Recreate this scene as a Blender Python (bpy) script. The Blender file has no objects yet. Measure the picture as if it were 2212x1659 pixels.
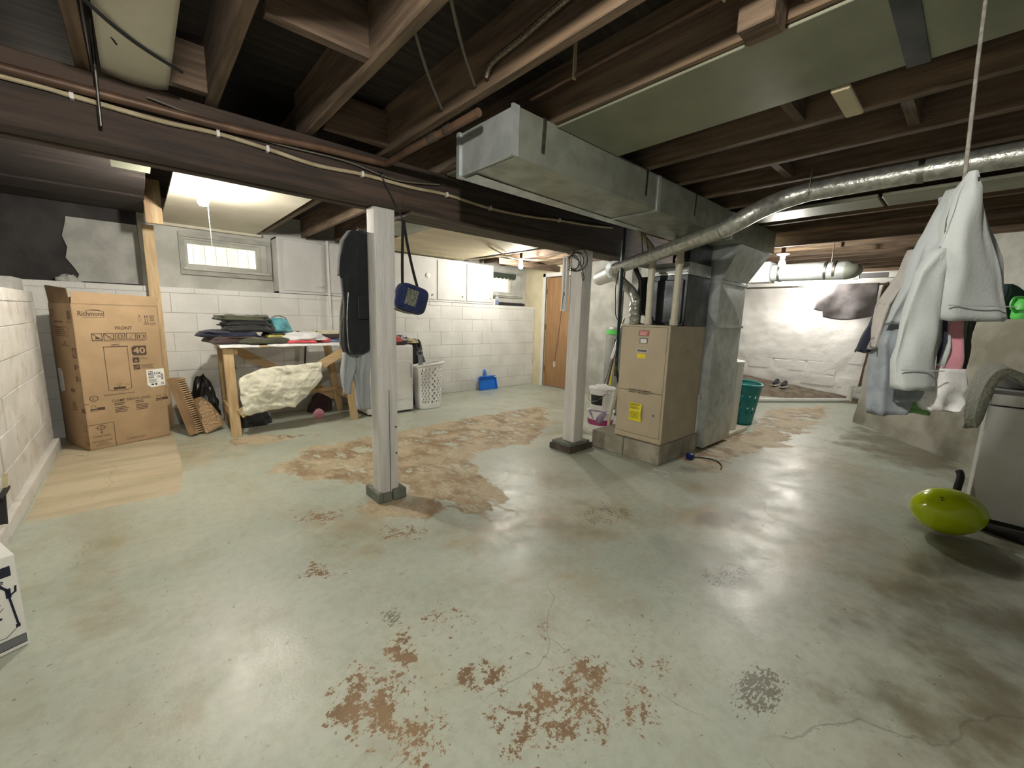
import bpy, bmesh, math, random
from math import sin, cos, pi, radians, hypot
from mathutils import Vector, Matrix, noise
random.seed(7)
SC = bpy.context.scene
COL = SC.collection

# ------------------------------------------------------------------ camera
cam = bpy.data.cameras.new('camera'); camo = bpy.data.objects.new('camera', cam); COL.objects.link(camo)
cam.sensor_width = 36.0; cam.sensor_fit = 'HORIZONTAL'; cam.lens = 889.6 / 2212 * 36.0
cam.clip_start = 0.02; cam.clip_end = 60
yaw, pit, rol = radians(-42.0003), radians(9.0484), radians(1.6206)
_r = Vector((cos(yaw), sin(yaw), 0)); _f = Vector((-sin(yaw), cos(yaw), 0)); _u = Vector((0, 0, 1))
_f2 = _f*cos(pit) - _u*sin(pit); _u2 = _u*cos(pit) + _f*sin(pit)
_r3 = _r*cos(rol) + _u2*sin(rol); _u3 = _u2*cos(rol) - _r*sin(rol)
_m = Matrix((_r3, _u3, -_f2)).transposed().to_4x4(); _m.translation = (0, 0, 1.23)
camo.matrix_world = _m
SC.camera = camo

# ------------------------------------------------------------------ world and exposure
W = bpy.data.worlds.new('world'); SC.world = W; W.use_nodes = True
W.node_tree.nodes['Background'].inputs[0].default_value = (0.8, 0.87, 1.0, 1)
W.node_tree.nodes['Background'].inputs[1].default_value = 0.03
SC.view_settings.view_transform = 'Standard'; SC.view_settings.look = 'None'
SC.view_settings.gamma = 1.0; SC.view_settings.use_curve_mapping = False
SC.view_settings.exposure = 3.32
BULB = [(0.417, 3.90, 2.125, 135), (4.25, 4.60, 2.10, 145), (5.36, 1.54, 2.02, 120), (8.40, 1.95, 2.03, 140),
        (0.14, 0.32, 2.205, 190)]      # x, y, ceiling height, emission strength of each bare bulb

# ------------------------------------------------------------------ materials
MATS = {}
def srgb(c):
    return tuple(((x/12.92) if x <= 0.04045 else ((x+0.055)/1.055)**2.4) for x in c)
def nd(nt, t, **k):
    n = nt.nodes.new(t)
    for a, b in k.items():
        setattr(n, a, b)
    return n
def mat(name, c1, c2=None, scale=8.0, rough=0.7, metal=0.0, bump=0.0, bscale=40.0, stretch=None, lo=0.4, hi=0.6,
        emit=0.0, trans=0.0, rvar=0.0, sheen=0.0, sss=0.0, detail=6.0, spec=None, c3=None, s3=3.0, world=False):
    """procedural principled material: two colours mixed by noise, optional relief"""
    if name in MATS: return MATS[name]
    m = bpy.data.materials.new(name); m.use_nodes = True; nt = m.node_tree
    b = nt.nodes['Principled BSDF']; L = nt.links
    a1 = srgb(c1) + (1,); a2 = srgb(c2) + (1,) if c2 else a1
    tc = nd(nt, 'ShaderNodeTexCoord'); mp = nd(nt, 'ShaderNodeMapping')
    if world: L.new(nd(nt, 'ShaderNodeNewGeometry').outputs['Position'], mp.inputs['Vector'])
    else: L.new(tc.outputs['Object'], mp.inputs['Vector'])
    if stretch: mp.inputs['Scale'].default_value = stretch
    nz = nd(nt, 'ShaderNodeTexNoise'); nz.inputs['Scale'].default_value = scale; nz.inputs['Detail'].default_value = detail
    L.new(mp.outputs[0], nz.inputs['Vector'])
    rp = nd(nt, 'ShaderNodeValToRGB'); rp.color_ramp.elements[0].position = lo; rp.color_ramp.elements[1].position = hi
    rp.color_ramp.elements[0].color = a1; rp.color_ramp.elements[1].color = a2
    L.new(nz.outputs['Fac'], rp.inputs['Fac'])
    col = rp.outputs[0]
    if c3:
        n3 = nd(nt, 'ShaderNodeTexNoise'); n3.inputs['Scale'].default_value = s3; n3.inputs['Detail'].default_value = 8
        L.new(mp.outputs[0], n3.inputs['Vector'])
        r3 = nd(nt, 'ShaderNodeValToRGB'); r3.color_ramp.elements[0].position = 0.56; r3.color_ramp.elements[1].position = 0.66
        L.new(n3.outputs['Fac'], r3.inputs['Fac'])
        mx = nd(nt, 'ShaderNodeMix', data_type='RGBA'); L.new(r3.outputs[0], mx.inputs[0]); L.new(col, mx.inputs[6])
        mx.inputs[7].default_value = srgb(c3) + (1,); col = mx.outputs[2]
    L.new(col, b.inputs['Base Color'])
    b.inputs['Roughness'].default_value = rough; b.inputs['Metallic'].default_value = metal
    if spec is not None: b.inputs['Specular IOR Level'].default_value = spec
    if rvar:
        mr = nd(nt, 'ShaderNodeMapRange'); mr.inputs[1].default_value = 0.3; mr.inputs[2].default_value = 0.7
        mr.inputs[3].default_value = rough - rvar; mr.inputs[4].default_value = rough + rvar
        L.new(nz.outputs['Fac'], mr.inputs[0]); L.new(mr.outputs[0], b.inputs['Roughness'])
    if bump:
        n2 = nd(nt, 'ShaderNodeTexNoise'); n2.inputs['Scale'].default_value = bscale; n2.inputs['Detail'].default_value = 5
        L.new(mp.outputs[0], n2.inputs['Vector'])
        bp = nd(nt, 'ShaderNodeBump'); bp.inputs['Strength'].default_value = bump; bp.inputs['Distance'].default_value = 0.01
        L.new(n2.outputs['Fac'], bp.inputs['Height']); L.new(bp.outputs[0], b.inputs['Normal'])
    if emit:
        L.new(col, b.inputs['Emission Color']); b.inputs['Emission Strength'].default_value = emit
    if trans: b.inputs['Transmission Weight'].default_value = trans
    if sheen: b.inputs['Sheen Weight'].default_value = sheen
    if sss:
        b.inputs['Subsurface Weight'].default_value = sss; b.inputs['Subsurface Radius'].default_value = (.02, .02, .02)
    MATS[name] = m
    return m

M = {}
M['block'] = mat('painted_block', (.83, .83, .815), (.79, .79, .77), 3, .6, bump=.3, bscale=60, world=True)
M['block2'] = mat('painted_block_worn', (.82, .81, .79), (.77, .76, .735), 4, .65, bump=.35, bscale=45, c3=(.735, .71, .67), s3=7, world=True)
M['mortar'] = mat('mortar', (.765, .76, .735), (.72, .715, .69), 12, .85, bump=.4)
M['plaster'] = mat('plaster_grey', (.70, .70, .67), (.62, .62, .59), 5, .8, bump=.4, bscale=25)
M['plaster_w'] = mat('plaster_white', (.78, .78, .75), (.70, .70, .67), 4, .75, bump=.3, bscale=25)
M['dark_wall'] = mat('unpainted_wall', (.27, .26, .25), (.20, .19, .19), 3, .9, bump=.5, bscale=30, c3=(.38, .36, .33), s3=2)
M['cream_wall'] = mat('cream_wall', (.84, .80, .68), (.79, .75, .63), 3, .7, bump=.15)
M['stone_white'] = mat('white_stone', (.89, .885, .875), (.865, .86, .85), 3, .75, bump=.5, bscale=18)
M['right_wall'] = mat('parged_wall', (.64, .63, .58), (.54, .53, .48), 2.2, .8, bump=.45, bscale=14, c3=(.47, .46, .40), s3=1.5)
M['dirt'] = mat('dirt', (.50, .46, .40), (.40, .36, .31), 9, .95, bump=.8, bscale=22)
M['joist'] = mat('old_joist', (.44, .37, .295), (.335, .275, .215), 5, .8, bump=.35, bscale=30, stretch=(9, .7, 9), world=True, c3=(.51, .42, .33), s3=1.2)
M['joist_x'] = mat('old_joist_cross', (.44, .365, .30), (.33, .27, .22), 5, .8, bump=.35, bscale=30, stretch=(.7, 9, 9))
M['board_shade'] = mat('shaded_board', (.24, .20, .175), (.16, .135, .12), 5, .85, bump=.3, stretch=(.7, 9, 9))  # left ceiling boards: shade from the blocked bulb is put into the colour
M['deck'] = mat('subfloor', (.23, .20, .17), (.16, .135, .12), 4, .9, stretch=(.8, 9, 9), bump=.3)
M['beam'] = mat('beam_wood', (.265, .215, .185), (.195, .16, .14), 5, .75, bump=.4, bscale=25, stretch=(.6, 9, 9), c3=(.32, .26, .22), s3=1.4)
M['beam_low'] = mat('beam_board', (.40, .36, .31), (.28, .24, .20), 5, .8, bump=.4, stretch=(.6, 9, 9))
M['drywall'] = mat('drywall', (.83, .81, .74), (.79, .765, .69), 2.5, .7, bump=.08)
M['drywall2'] = mat('drywall_cream', (.80, .755, .63), (.75, .70, .58), 1.6, .75, bump=.1, stretch=(1, 3, 1))
M['pine'] = mat('pine', (.79, .69, .53), (.72, .61, .45), 6, .6, bump=.2, stretch=(6, 6, .7), c3=(.62, .50, .36), s3=1.0)
M['pine_h'] = mat('pine_horizontal', (.79, .69, .53), (.72, .61, .45), 6, .6, bump=.2, stretch=(.8, 8, 8))
M['post'] = mat('post_paint', (.84, .835, .82), (.79, .785, .77), 5, .65, bump=.5, bscale=20, stretch=(5, 5, .5), c3=(.74, .735, .715), s3=1.3)
M['concrete'] = mat('concrete', (.60, .58, .52), (.52, .50, .44), 7, .9, bump=.6, bscale=40, c3=(.66, .64, .58), s3=3)
M['grey_paint'] = mat('grey_paint', (.45, .47, .43), (.38, .40, .36), 12, .8, bump=.6)
M['old_board'] = mat('old_board', (.38, .34, .29), (.28, .25, .21), 8, .85, bump=.6)
M['galv'] = mat('galvanised', (.73, .755, .755), (.66, .685, .685), 12, .38, .5, bump=.05, bscale=9, rvar=.06, lo=.40, hi=.60)
M['galv_d'] = mat('galvanised_dull', (.60, .62, .57), (.54, .56, .51), 9, .42, .5, bump=.05, bscale=8, rvar=.07)
M['galv_dark'] = mat('dark_sheet_metal', (.30, .31, .32), (.22, .23, .24), 5, .35, .9, rvar=.1)
M['pan'] = mat('pan_metal', (.56, .57, .49), (.51, .52, .45), 3, .5, .3, rvar=.08)
M['alu'] = mat('foil_pipe', (.80, .81, .78), (.68, .69, .66), 30, .32, .7, bump=.35, bscale=50)
M['steel'] = mat('steel', (.62, .62, .60), (.50, .50, .48), 20, .4, 1.0)
M['iron'] = mat('old_iron', (.36, .32, .28), (.26, .22, .19), 14, .6, .5, bump=.2)
M['copper_br'] = mat('brown_pipe', (.44, .34, .27), (.34, .26, .21), 10, .5, .3)
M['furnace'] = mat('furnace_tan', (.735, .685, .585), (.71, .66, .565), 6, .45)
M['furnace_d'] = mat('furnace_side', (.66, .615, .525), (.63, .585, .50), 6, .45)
M['pvc'] = mat('pvc', (.86, .84, .76), (.80, .78, .70), 4, .4)
M['pvc_w'] = mat('pvc_white', (.88, .88, .86), None, 4, .35)
M['washer'] = mat('washer_enamel', (.76, .76, .75), (.72, .72, .71), 3, .4)
M['white'] = mat('white_enamel', (.88, .88, .87), (.85, .85, .84), 4, .3)
M['white_pl'] = mat('white_plastic', (.90, .90, .89), (.86, .86, .85), 4, .4)
M['cab'] = mat('cabinet_paint', (.80, .80, .79), (.765, .765, .755), 3, .55, bump=.08)
M['cab_d'] = mat('cabinet_gap', (.40, .40, .40), None, 3, .8)
M['card'] = mat('cardboard', (.69, .585, .455), (.655, .555, .425), 5, .8, bump=.1, bscale=60)
M['card_d'] = mat('cardboard_dark', (.58, .475, .35), (.53, .43, .315), 5, .85)
M['print'] = mat('brown_print', (.31, .24, .20), None, 5, .8)
M['print_l'] = mat('brown_print_light', (.47, .37, .28), None, 5, .8)
M['label'] = mat('paper_label', (.92, .92, .90), None, 5, .6)
M['black_ink'] = mat('black_ink', (.08, .08, .09), None, 5, .6)
M['navy_ink'] = mat('navy_ink', (.10, .12, .20), None, 5, .6)
M['grey_ink'] = mat('grey_ink', (.45, .46, .48), None, 5, .6)
M['yellow'] = mat('yellow_label', (.93, .88, .20), (.89, .83, .18), 20, .6)
M['red_l'] = mat('red_label', (.80, .42, .40), None, 20, .6)
M['door'] = mat('door_wood', (.62, .48, .33), (.56, .42, .28), 4, .4, stretch=(8, 8, .6), bump=.05)
M['brass'] = mat('brass', (.78, .62, .33), None, 8, .3, 1.0)
M['trimw'] = mat('white_trim', (.86, .86, .84), (.82, .82, .80), 5, .5)
M['window'] = mat('window_light', (1.0, .97, .86), (.86, .84, .74), 3, .5, emit=.115, stretch=(5, 1, .5), lo=.42, hi=.6)
M['bag_black'] = mat('black_plastic', (.05, .05, .055), (.08, .08, .085), 6, .28, bump=.6, bscale=12)
M['black'] = mat('black_rubber', (.06, .06, .06), (.09, .09, .09), 6, .6)
M['cord'] = mat('black_cord', (.10, .10, .11), None, 6, .6)
M['cable'] = mat('cream_cable', (.74, .69, .57), (.64, .59, .48), 9, .6)
M['cable_d'] = mat('grey_cable', (.42, .40, .36), None, 9, .7)
M['rope'] = mat('grey_rope', (.56, .55, .52), (.46, .45, .42), 60, .8)
M['bx'] = mat('armoured_cable', (.58, .55, .49), (.34, .32, .28), 220, .45, .8)
M['bulb_off'] = mat('porcelain', (.90, .89, .85), None, 4, .3)
M['blue'] = mat('blue_plastic', (.10, .45, .85), (.09, .41, .80), 4, .4)
M['blue_d'] = mat('blue_rubber', (.06, .16, .42), None, 4, .5)
M['teal'] = mat('teal_plastic', (.12, .52, .52), (.10, .46, .47), 4, .4)
M['balloon'] = mat('lime_rubber', (.74, .82, .08), (.70, .78, .07), 3, .18, sss=.25)
M['magenta'] = mat('magenta', (.62, .24, .42), None, 4, .5)
M['pink'] = mat('pink_plastic', (.85, .20, .45), None, 4, .5)
M['green_l'] = mat('green_label', (.35, .80, .35), None, 4, .5)
M['tank'] = mat('heater_grey', (.56, .57, .555), (.51, .52, .505), 4, .4, .1)
M['clear'] = mat('clear_plastic', (.90, .92, .94), None, 4, .15, trans=.75)
def fab(name, c, k=.82, sc=14, st=None, c3=None, s3=5):
    c2 = tuple(x*k for x in c)
    M[name] = mat('fabric_'+name, c, c2, sc, .92, bump=.15, bscale=120, sheen=.2, c3=c3, s3=s3, stretch=st)
fab('f_navy', (.12, .14, .22)); fab('f_olive', (.26, .27, .20)); fab('f_char', (.17, .17, .165)); fab('f_black', (.095, .10, .10))
fab('f_ink', (.10, .12, .13)); fab('f_teal', (.36, .62, .66)); fab('f_blue', (.30, .42, .66), c3=(.85, .85, .85), s3=30)
fab('f_white', (.86, .86, .86), .92); fab('f_grey', (.69, .715, .715), .96, 5); fab('f_grey2', (.62, .645, .65), .95, 5); fab('f_red', (.72, .25, .25))
fab('f_brown', (.25, .17, .17)); fab('f_cream', (.83, .80, .70), .9); fab('f_pinkc', (.80, .55, .60), .95); fab('f_coral', (.90, .35, .38))
fab('f_green', (.33, .42, .34)); fab('f_moss', (.25, .29, .24)); fab('f_denim', (.53, .56, .585), .9, 30); fab('f_towel', (.53, .51, .52), .92)
fab('f_floral', (.63, .62, .60), .95, c3=(.40, .38, .37), s3=22); fab('f_lgreen', (.42, .58, .36)); fab('f_camo', (.78, .72, .55), .6, 30)
fab('f_jade', (.10, .20, .20)); fab('f_yellow', (.85, .80, .35)); fab('f_sheet', (.88, .87, .80), .94); fab('f_mat', (.52, .53, .47), .8, 60)
fab('f_lilac', (.62, .56, .68)); fab('f_bagblue', (.10, .16, .34)); fab('f_mesh', (.50, .52, .46), .6, 60); fab('f_check', (.55, .62, .80), .7, 40)

# ------------------------------------------------------------------ helpers
class MB:
    def __init__(s): s.v = []; s.f = []; s.mi = []
    def add(s, vs, fs):
        o = len(s.v); s.v += [tuple(x) for x in vs]; s.f += [tuple(i+o for i in q) for q in fs]; return s
    def box(s, x0, x1, y0, y1, z0, z1, Mx=None):
        vs = [Vector((x, y, z)) for x in (x0, x1) for y in (y0, y1) for z in (z0, z1)]
        if Mx: vs = [Mx @ q for q in vs]
        return s.add(vs, [(0,1,3,2),(4,6,7,5),(0,4,5,1),(2,3,7,6),(0,2,6,4),(1,5,7,3)])
    def bar(s, a, b, w, h, up=(0,0,1)):
        """rectangular bar from a to b, w wide across, h along 'up'"""
        a = Vector(a); b = Vector(b); d = (b-a).normalized(); up = Vector(up)
        if abs(d.dot(up)) > .98: up = Vector((0,1,0))
        x = d.cross(up).normalized(); y = x.cross(d).normalized()
        vs = [p + x*i*w/2 + y*j*h/2 for p in (a, b) for i in (-1,1) for j in (-1,1)]
        return s.add(vs, [(0,2,3,1),(4,5,7,6),(0,1,5,4),(2,6,7,3),(0,4,6,2),(1,3,7,5)])
    def tube(s, pts, r, n=10, caps=True, closed=False):
        P = [Vector(p) for p in pts]; R = r if isinstance(r, (list, tuple)) else [r]*len(P)
        vs = []; fs = []; prev = None
        for i, p in enumerate(P):
            a = P[i-1] if (i or closed) else P[0]; b = P[(i+1) % len(P)] if (i < len(P)-1 or closed) else P[-1]
            d = (b-a).normalized()
            if prev is None:
                x = d.orthogonal().normalized()
            else:
                x = (prev - d*prev.dot(d)).normalized()
            prev = x; y = d.cross(x)
            for k in range(n):
                t = 2*pi*k/n; vs.append(p + (x*cos(t) + y*sin(t))*R[i])
        m = len(P)
        for i in range(m if closed else m-1):
            j = (i+1) % m
            for k in range(n):
                fs.append((i*n+k, i*n+(k+1)%n, j*n+(k+1)%n, j*n+k))
        if caps and not closed:
            fs.append(tuple(range(n-1, -1, -1))); fs.append(tuple((m-1)*n+k for k in range(n)))
        return s.add(vs, fs)
    def cyl(s, a, b, r, n=16, r2=None): return s.tube([a, b], [r, r if r2 is None else r2], n)
    def lathe(s, prof, c=(0,0,0), n=24, Mx=None):
        """prof: (r, z) list; capped where r is 0"""
        vs = []; fs = []; c = Vector(c)
        for r, z in prof:
            for k in range(n):
                t = 2*pi*k/n; q = Vector((r*cos(t), r*sin(t), z)); vs.append((Mx @ q if Mx else q) + c)
        for i in range(len(prof)-1):
            for k in range(n): fs.append((i*n+k, i*n+(k+1)%n, (i+1)*n+(k+1)%n, (i+1)*n+k))
        return s.add(vs, fs)
    def grid(s, fn, nu, nv, closeu=False, cap=False):
        vs = []; fs = []; cu = nu if closeu else nu+1
        for j in range(nv+1):
            for i in range(cu): vs.append(fn(i/nu, j/nv))
        for j in range(nv):
            for i in range(nu):
                i2 = (i+1) % cu
                fs.append((j*cu+i, j*cu+i2, (j+1)*cu+i2, (j+1)*cu+i))
        if cap and closeu:
            fs.append(tuple(range(cu-1, -1, -1))); fs.append(tuple(nv*cu+k for k in range(cu)))
        return s.add(vs, fs)
    def prism(s, poly, ext, Mx=None):
        """poly: list of 2-d points in local xy, extruded along local z from ext[0] to ext[1]"""
        n = len(poly); vs = [Vector((p[0], p[1], z)) for z in ext for p in poly]
        if Mx: vs = [Mx @ q for q in vs]
        return s.add(vs, [tuple(range(n-1, -1, -1)), tuple(range(n, 2*n))] + [(k, (k+1)%n, n+(k+1)%n, n+k) for k in range(n)])
    def build(s, name, m, parent=None, smooth=False, bevel=0, seg=2, solid=0, sub=0):
        me = bpy.data.meshes.new(name); me.from_pydata(s.v, [], s.f); me.update()
        bm = bmesh.new(); bm.from_mesh(me); bmesh.ops.recalc_face_normals(bm, faces=bm.faces)
        if bevel: bmesh.ops.bevel(bm, geom=list(bm.edges), offset=bevel, segments=seg, affect='EDGES', profile=.6, clamp_overlap=True)
        bm.to_mesh(me); bm.free()
        me.materials.append(m)
        if smooth:
            for p in me.polygons: p.use_smooth = True
            if smooth != 'all': me.set_sharp_from_angle(angle=radians(42))
        o = bpy.data.objects.new(name, me); COL.objects.link(o)
        if parent is not None: put(o, parent)
        if solid:
            md = o.modifiers.new('solid', 'SOLIDIFY'); md.thickness = solid; md.offset = 0
        if sub:
            md = o.modifiers.new('sub', 'SUBSURF'); md.levels = sub; md.render_levels = sub
        return o
WM = {}
def put(o, parent):
    """parent o while its vertices stay where they are in the world"""
    o.parent = parent; o.matrix_parent_inverse = WM.get(parent.name, Matrix.Identity(4)).inverted()
def tag(o, label=None, cat=None, group=None, kind=None):
    if label: o['label'] = label
    if cat: o['category'] = cat
    if group: o['group'] = group
    if kind: o['kind'] = kind
    return o
def thing(name, loc, label, cat, group=None):
    o = bpy.data.objects.new(name, None); o.empty_display_size = .05; o.location = loc; COL.objects.link(o)
    WM[o.name] = Matrix.Translation(Vector(loc))
    return tag(o, label, cat, group)
def spline(pts, k=6):
    """Catmull-Rom through the points"""
    P = [Vector(p) for p in pts]; out = []
    for i in range(len(P)-1):
        p0 = P[max(i-1,0)]; p1 = P[i]; p2 = P[i+1]; p3 = P[min(i+2,len(P)-1)]
        for j in range(k):
            t = j/k
            out.append(.5*((2*p1) + (p2-p0)*t + (2*p0-5*p1+4*p2-p3)*t*t + (3*p1-p0-3*p2+p3)*t**3))
    out.append(P[-1]); return out
def nz(p, s=1.0, seed=0.0): return noise.noise(Vector(p)*s + Vector((seed, seed*1.7, seed*.3)))
def rot(ax, deg): return Matrix.Rotation(radians(deg), 4, ax)
def frame(o, x, y):
    """matrix whose local x, y lie along the given world directions, origin o"""
    x = Vector(x).normalized(); z = x.cross(Vector(y)).normalized(); y = z.cross(x)
    m = Matrix((x, y, z)).transposed().to_4x4(); m.translation = Vector(o); return m
_tc = {}
def text_mesh(txt, bold=0.0):
    """outline of a line of type as flat triangles, unit size, origin at its lower left"""
    key = (txt, bold)
    if key in _tc: return _tc[key]
    cu = bpy.data.curves.new('type', 'FONT'); cu.body = txt; cu.size = 1.0; cu.offset = bold; cu.resolution_u = 3
    ob = bpy.data.objects.new('type', cu); COL.objects.link(ob)
    dg = bpy.context.evaluated_depsgraph_get(); me = bpy.data.meshes.new_from_object(ob.evaluated_get(dg))
    vs = [tuple(v.co) for v in me.vertices]; fs = [tuple(p.vertices) for p in me.polygons]
    bpy.data.objects.remove(ob); bpy.data.meshes.remove(me); bpy.data.curves.remove(cu)
    x0 = min(v[0] for v in vs); x1 = max(v[0] for v in vs); y0 = min(v[1] for v in vs); y1 = max(v[1] for v in vs)
    _tc[key] = (vs, fs, x0, x1, y0, y1); return _tc[key]
class Ink:
    """flat print on a plane: local u, v in metres, lifted lift off the surface"""
    def __init__(s, Mx, lift=.0012): s.m = Mx; s.b = MB(); s.l = lift
    def P(s, u, v): return s.m @ Vector((u, v, s.l))
    def rect(s, u0, u1, v0, v1): s.b.add([s.P(u0,v0), s.P(u1,v0), s.P(u1,v1), s.P(u0,v1)], [(0,1,2,3)]); return s
    def line(s, pts, w, closed=False):
        n = len(pts)
        for i in range(n if closed else n-1):
            a = Vector(pts[i]); b = Vector(pts[(i+1)%n]); d = (b-a); 
            if d.length < 1e-6: continue
            d.normalize(); q = Vector((-d.y, d.x))*w/2; a -= d*w/2; b += d*w/2
            s.b.add([s.P(*(a+q)), s.P(*(a-q)), s.P(*(b-q)), s.P(*(b+q))], [(0,1,2,3)])
        return s
    def frame(s, u0, u1, v0, v1, w): return s.line([(u0,v0),(u1,v0),(u1,v1),(u0,v1)], w, True)
    def ring(s, cu, cv, ru, rv, w, n=18): return s.line([(cu+ru*cos(2*pi*k/n), cv+rv*sin(2*pi*k/n)) for k in range(n)], w, True)
    def poly(s, pts): s.b.add([s.P(*p) for p in pts], [tuple(range(len(pts)))]); return s
    def text(s, t, u, v, h, w=None, bold=0.0, align='l'):
        vs, fs, x0, x1, y0, y1 = text_mesh(t, bold); k = h/(y1-y0); kx = k if w is None else w/(x1-x0); wd = (x1-x0)*kx
        if align == 'c': u -= wd/2
        s.b.add([s.P(u+(a-x0)*kx, v+(b-y0)*k) for a, b, c in vs], fs); return s
    def lines(s, u, v, w, n, dv, h, jag=.25):
        for i in range(n): s.rect(u, u+w*(1-jag*random.random()), v-i*dv, v-i*dv+h)
        return s
    def done(s, name, m, parent): return s.b.build(name, m, parent)

def hang(name, O, U, Wd, levels, m, parent=None, th=.05, folds=7, amp=.010, seed=0, n=36, k=5, lean=0.0, taper=True):
    """hanging cloth: closed cross-sections from the top level to the hem. levels: (z, u0, u1)"""
    O = Vector(O); U = Vector(U).normalized(); Wd = Vector(Wd).normalized(); b = MB(); rows = []
    for i in range(len(levels)-1):
        a = levels[i]; c = levels[i+1]
        for j in range(k): t = j/k; rows.append(tuple(a[q]*(1-t)+c[q]*t for q in range(3)))
    rows.append(levels[-1]); nr = len(rows)
    def fn(u, v):
        i = min(int(round(v*(nr-1))), nr-1); z, u0, u1 = rows[i]; t = 2*pi*u
        hw = (u1-u0)/2; hd = min(th, hw*.9+.004) if taper else th
        ft = min(1, v*3+.15)
        w = sin(folds*t + seed + 1.5*sin(v*3+seed)) * amp*ft + nz((cos(t), sin(t), v*2.5), 1.6, seed)*amp*1.6*ft
        w += amp*.9*sin(5.5*v + 3.2*cos(t) + seed)*ft
        cu = cos(t); su = sin(t); cu = math.copysign(abs(cu)**.7, cu); su = math.copysign(abs(su)**.8, su)
        zz = z + (nz((t, v, seed), 1.3)*.012 if i == nr-1 else 0)
        p = O + U*((u0+u1)/2 + cu*(hw + w*.35)) + Wd*(su*(hd) + w*math.copysign(1, su) + lean*v); p.z = zz
        return p
    b.grid(fn, n, nr-1, True, True)
    return b.build(name, m, parent, smooth='all')
def fold(name, c, size, rz, m, parent=None, seed=0, layers=3, slump=.25, n=40):
    """folded garment lying flat: soft slab with the layers of cloth showing on its edges"""
    cx, cy, cz = c; a, b_, h = size; b = MB(); Rz = Matrix.Rotation(radians(rz), 4, 'Z')
    nv = 14
    def fn(u, v):
        t = 2*pi*u; ph = -pi/2 + pi*v; cu = cos(t); su = sin(t); cp = cos(ph); sp = sin(ph)
        f = lambda q, e: math.copysign(abs(q)**e, q)
        x = a/2*f(cu, .42)*max(cp, 0)**.28; y = b_/2*f(su, .42)*max(cp, 0)**.28; z = h/2*f(sp, .55)
        e = 1 + .05*sin(layers*2*pi*v)*max(cp,0) + .26*nz((cu*1.6, su*1.6, v*1.2), 1.1, seed) + .10*nz((cu*4, su*4, v*3), 1.1, seed+9)
        x *= e; y *= e
        if z > -h*.2: z += h*slump*nz((x*9, y*9, seed), 1.0, seed) + h*.10*nz((x*30, y*30, seed), 1)
        p = Rz @ Vector((x, y, z)); return Vector((cx+p.x, cy+p.y, cz+h/2+max(p.z, -h/2)))
    b.grid(fn, n, nv, True, False)
    return b.build(name, m, parent, smooth='all')
def heap(name, c, size, m, parent=None, seed=0, n=36, nv=18, amp=.22, pw=.8):
    """crumpled heap resting on its base"""
    cx, cy, cz = c; a, b_, h = size; b = MB()
    def fn(u, v):
        t = 2*pi*u; ph = pi/2*v; r = cos(ph)**pw if v < 1 else 0
        e = 1 + amp*nz((cos(t)*1.5, sin(t)*1.5, v*2), 1.3, seed) + amp*.5*nz((cos(t)*4, sin(t)*4, v*6), 1.3, seed+3)
        return Vector((cx + a/2*cos(t)*r*e, cy + b_/2*sin(t)*r*e, cz + h*sin(ph)*(1+amp*.6*nz((cos(t)*r*3, sin(t)*r*3, 0), 1, seed))))
    b.grid(fn, n, nv, True, True)
    return b.build(name, m, parent, smooth='all')

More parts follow.
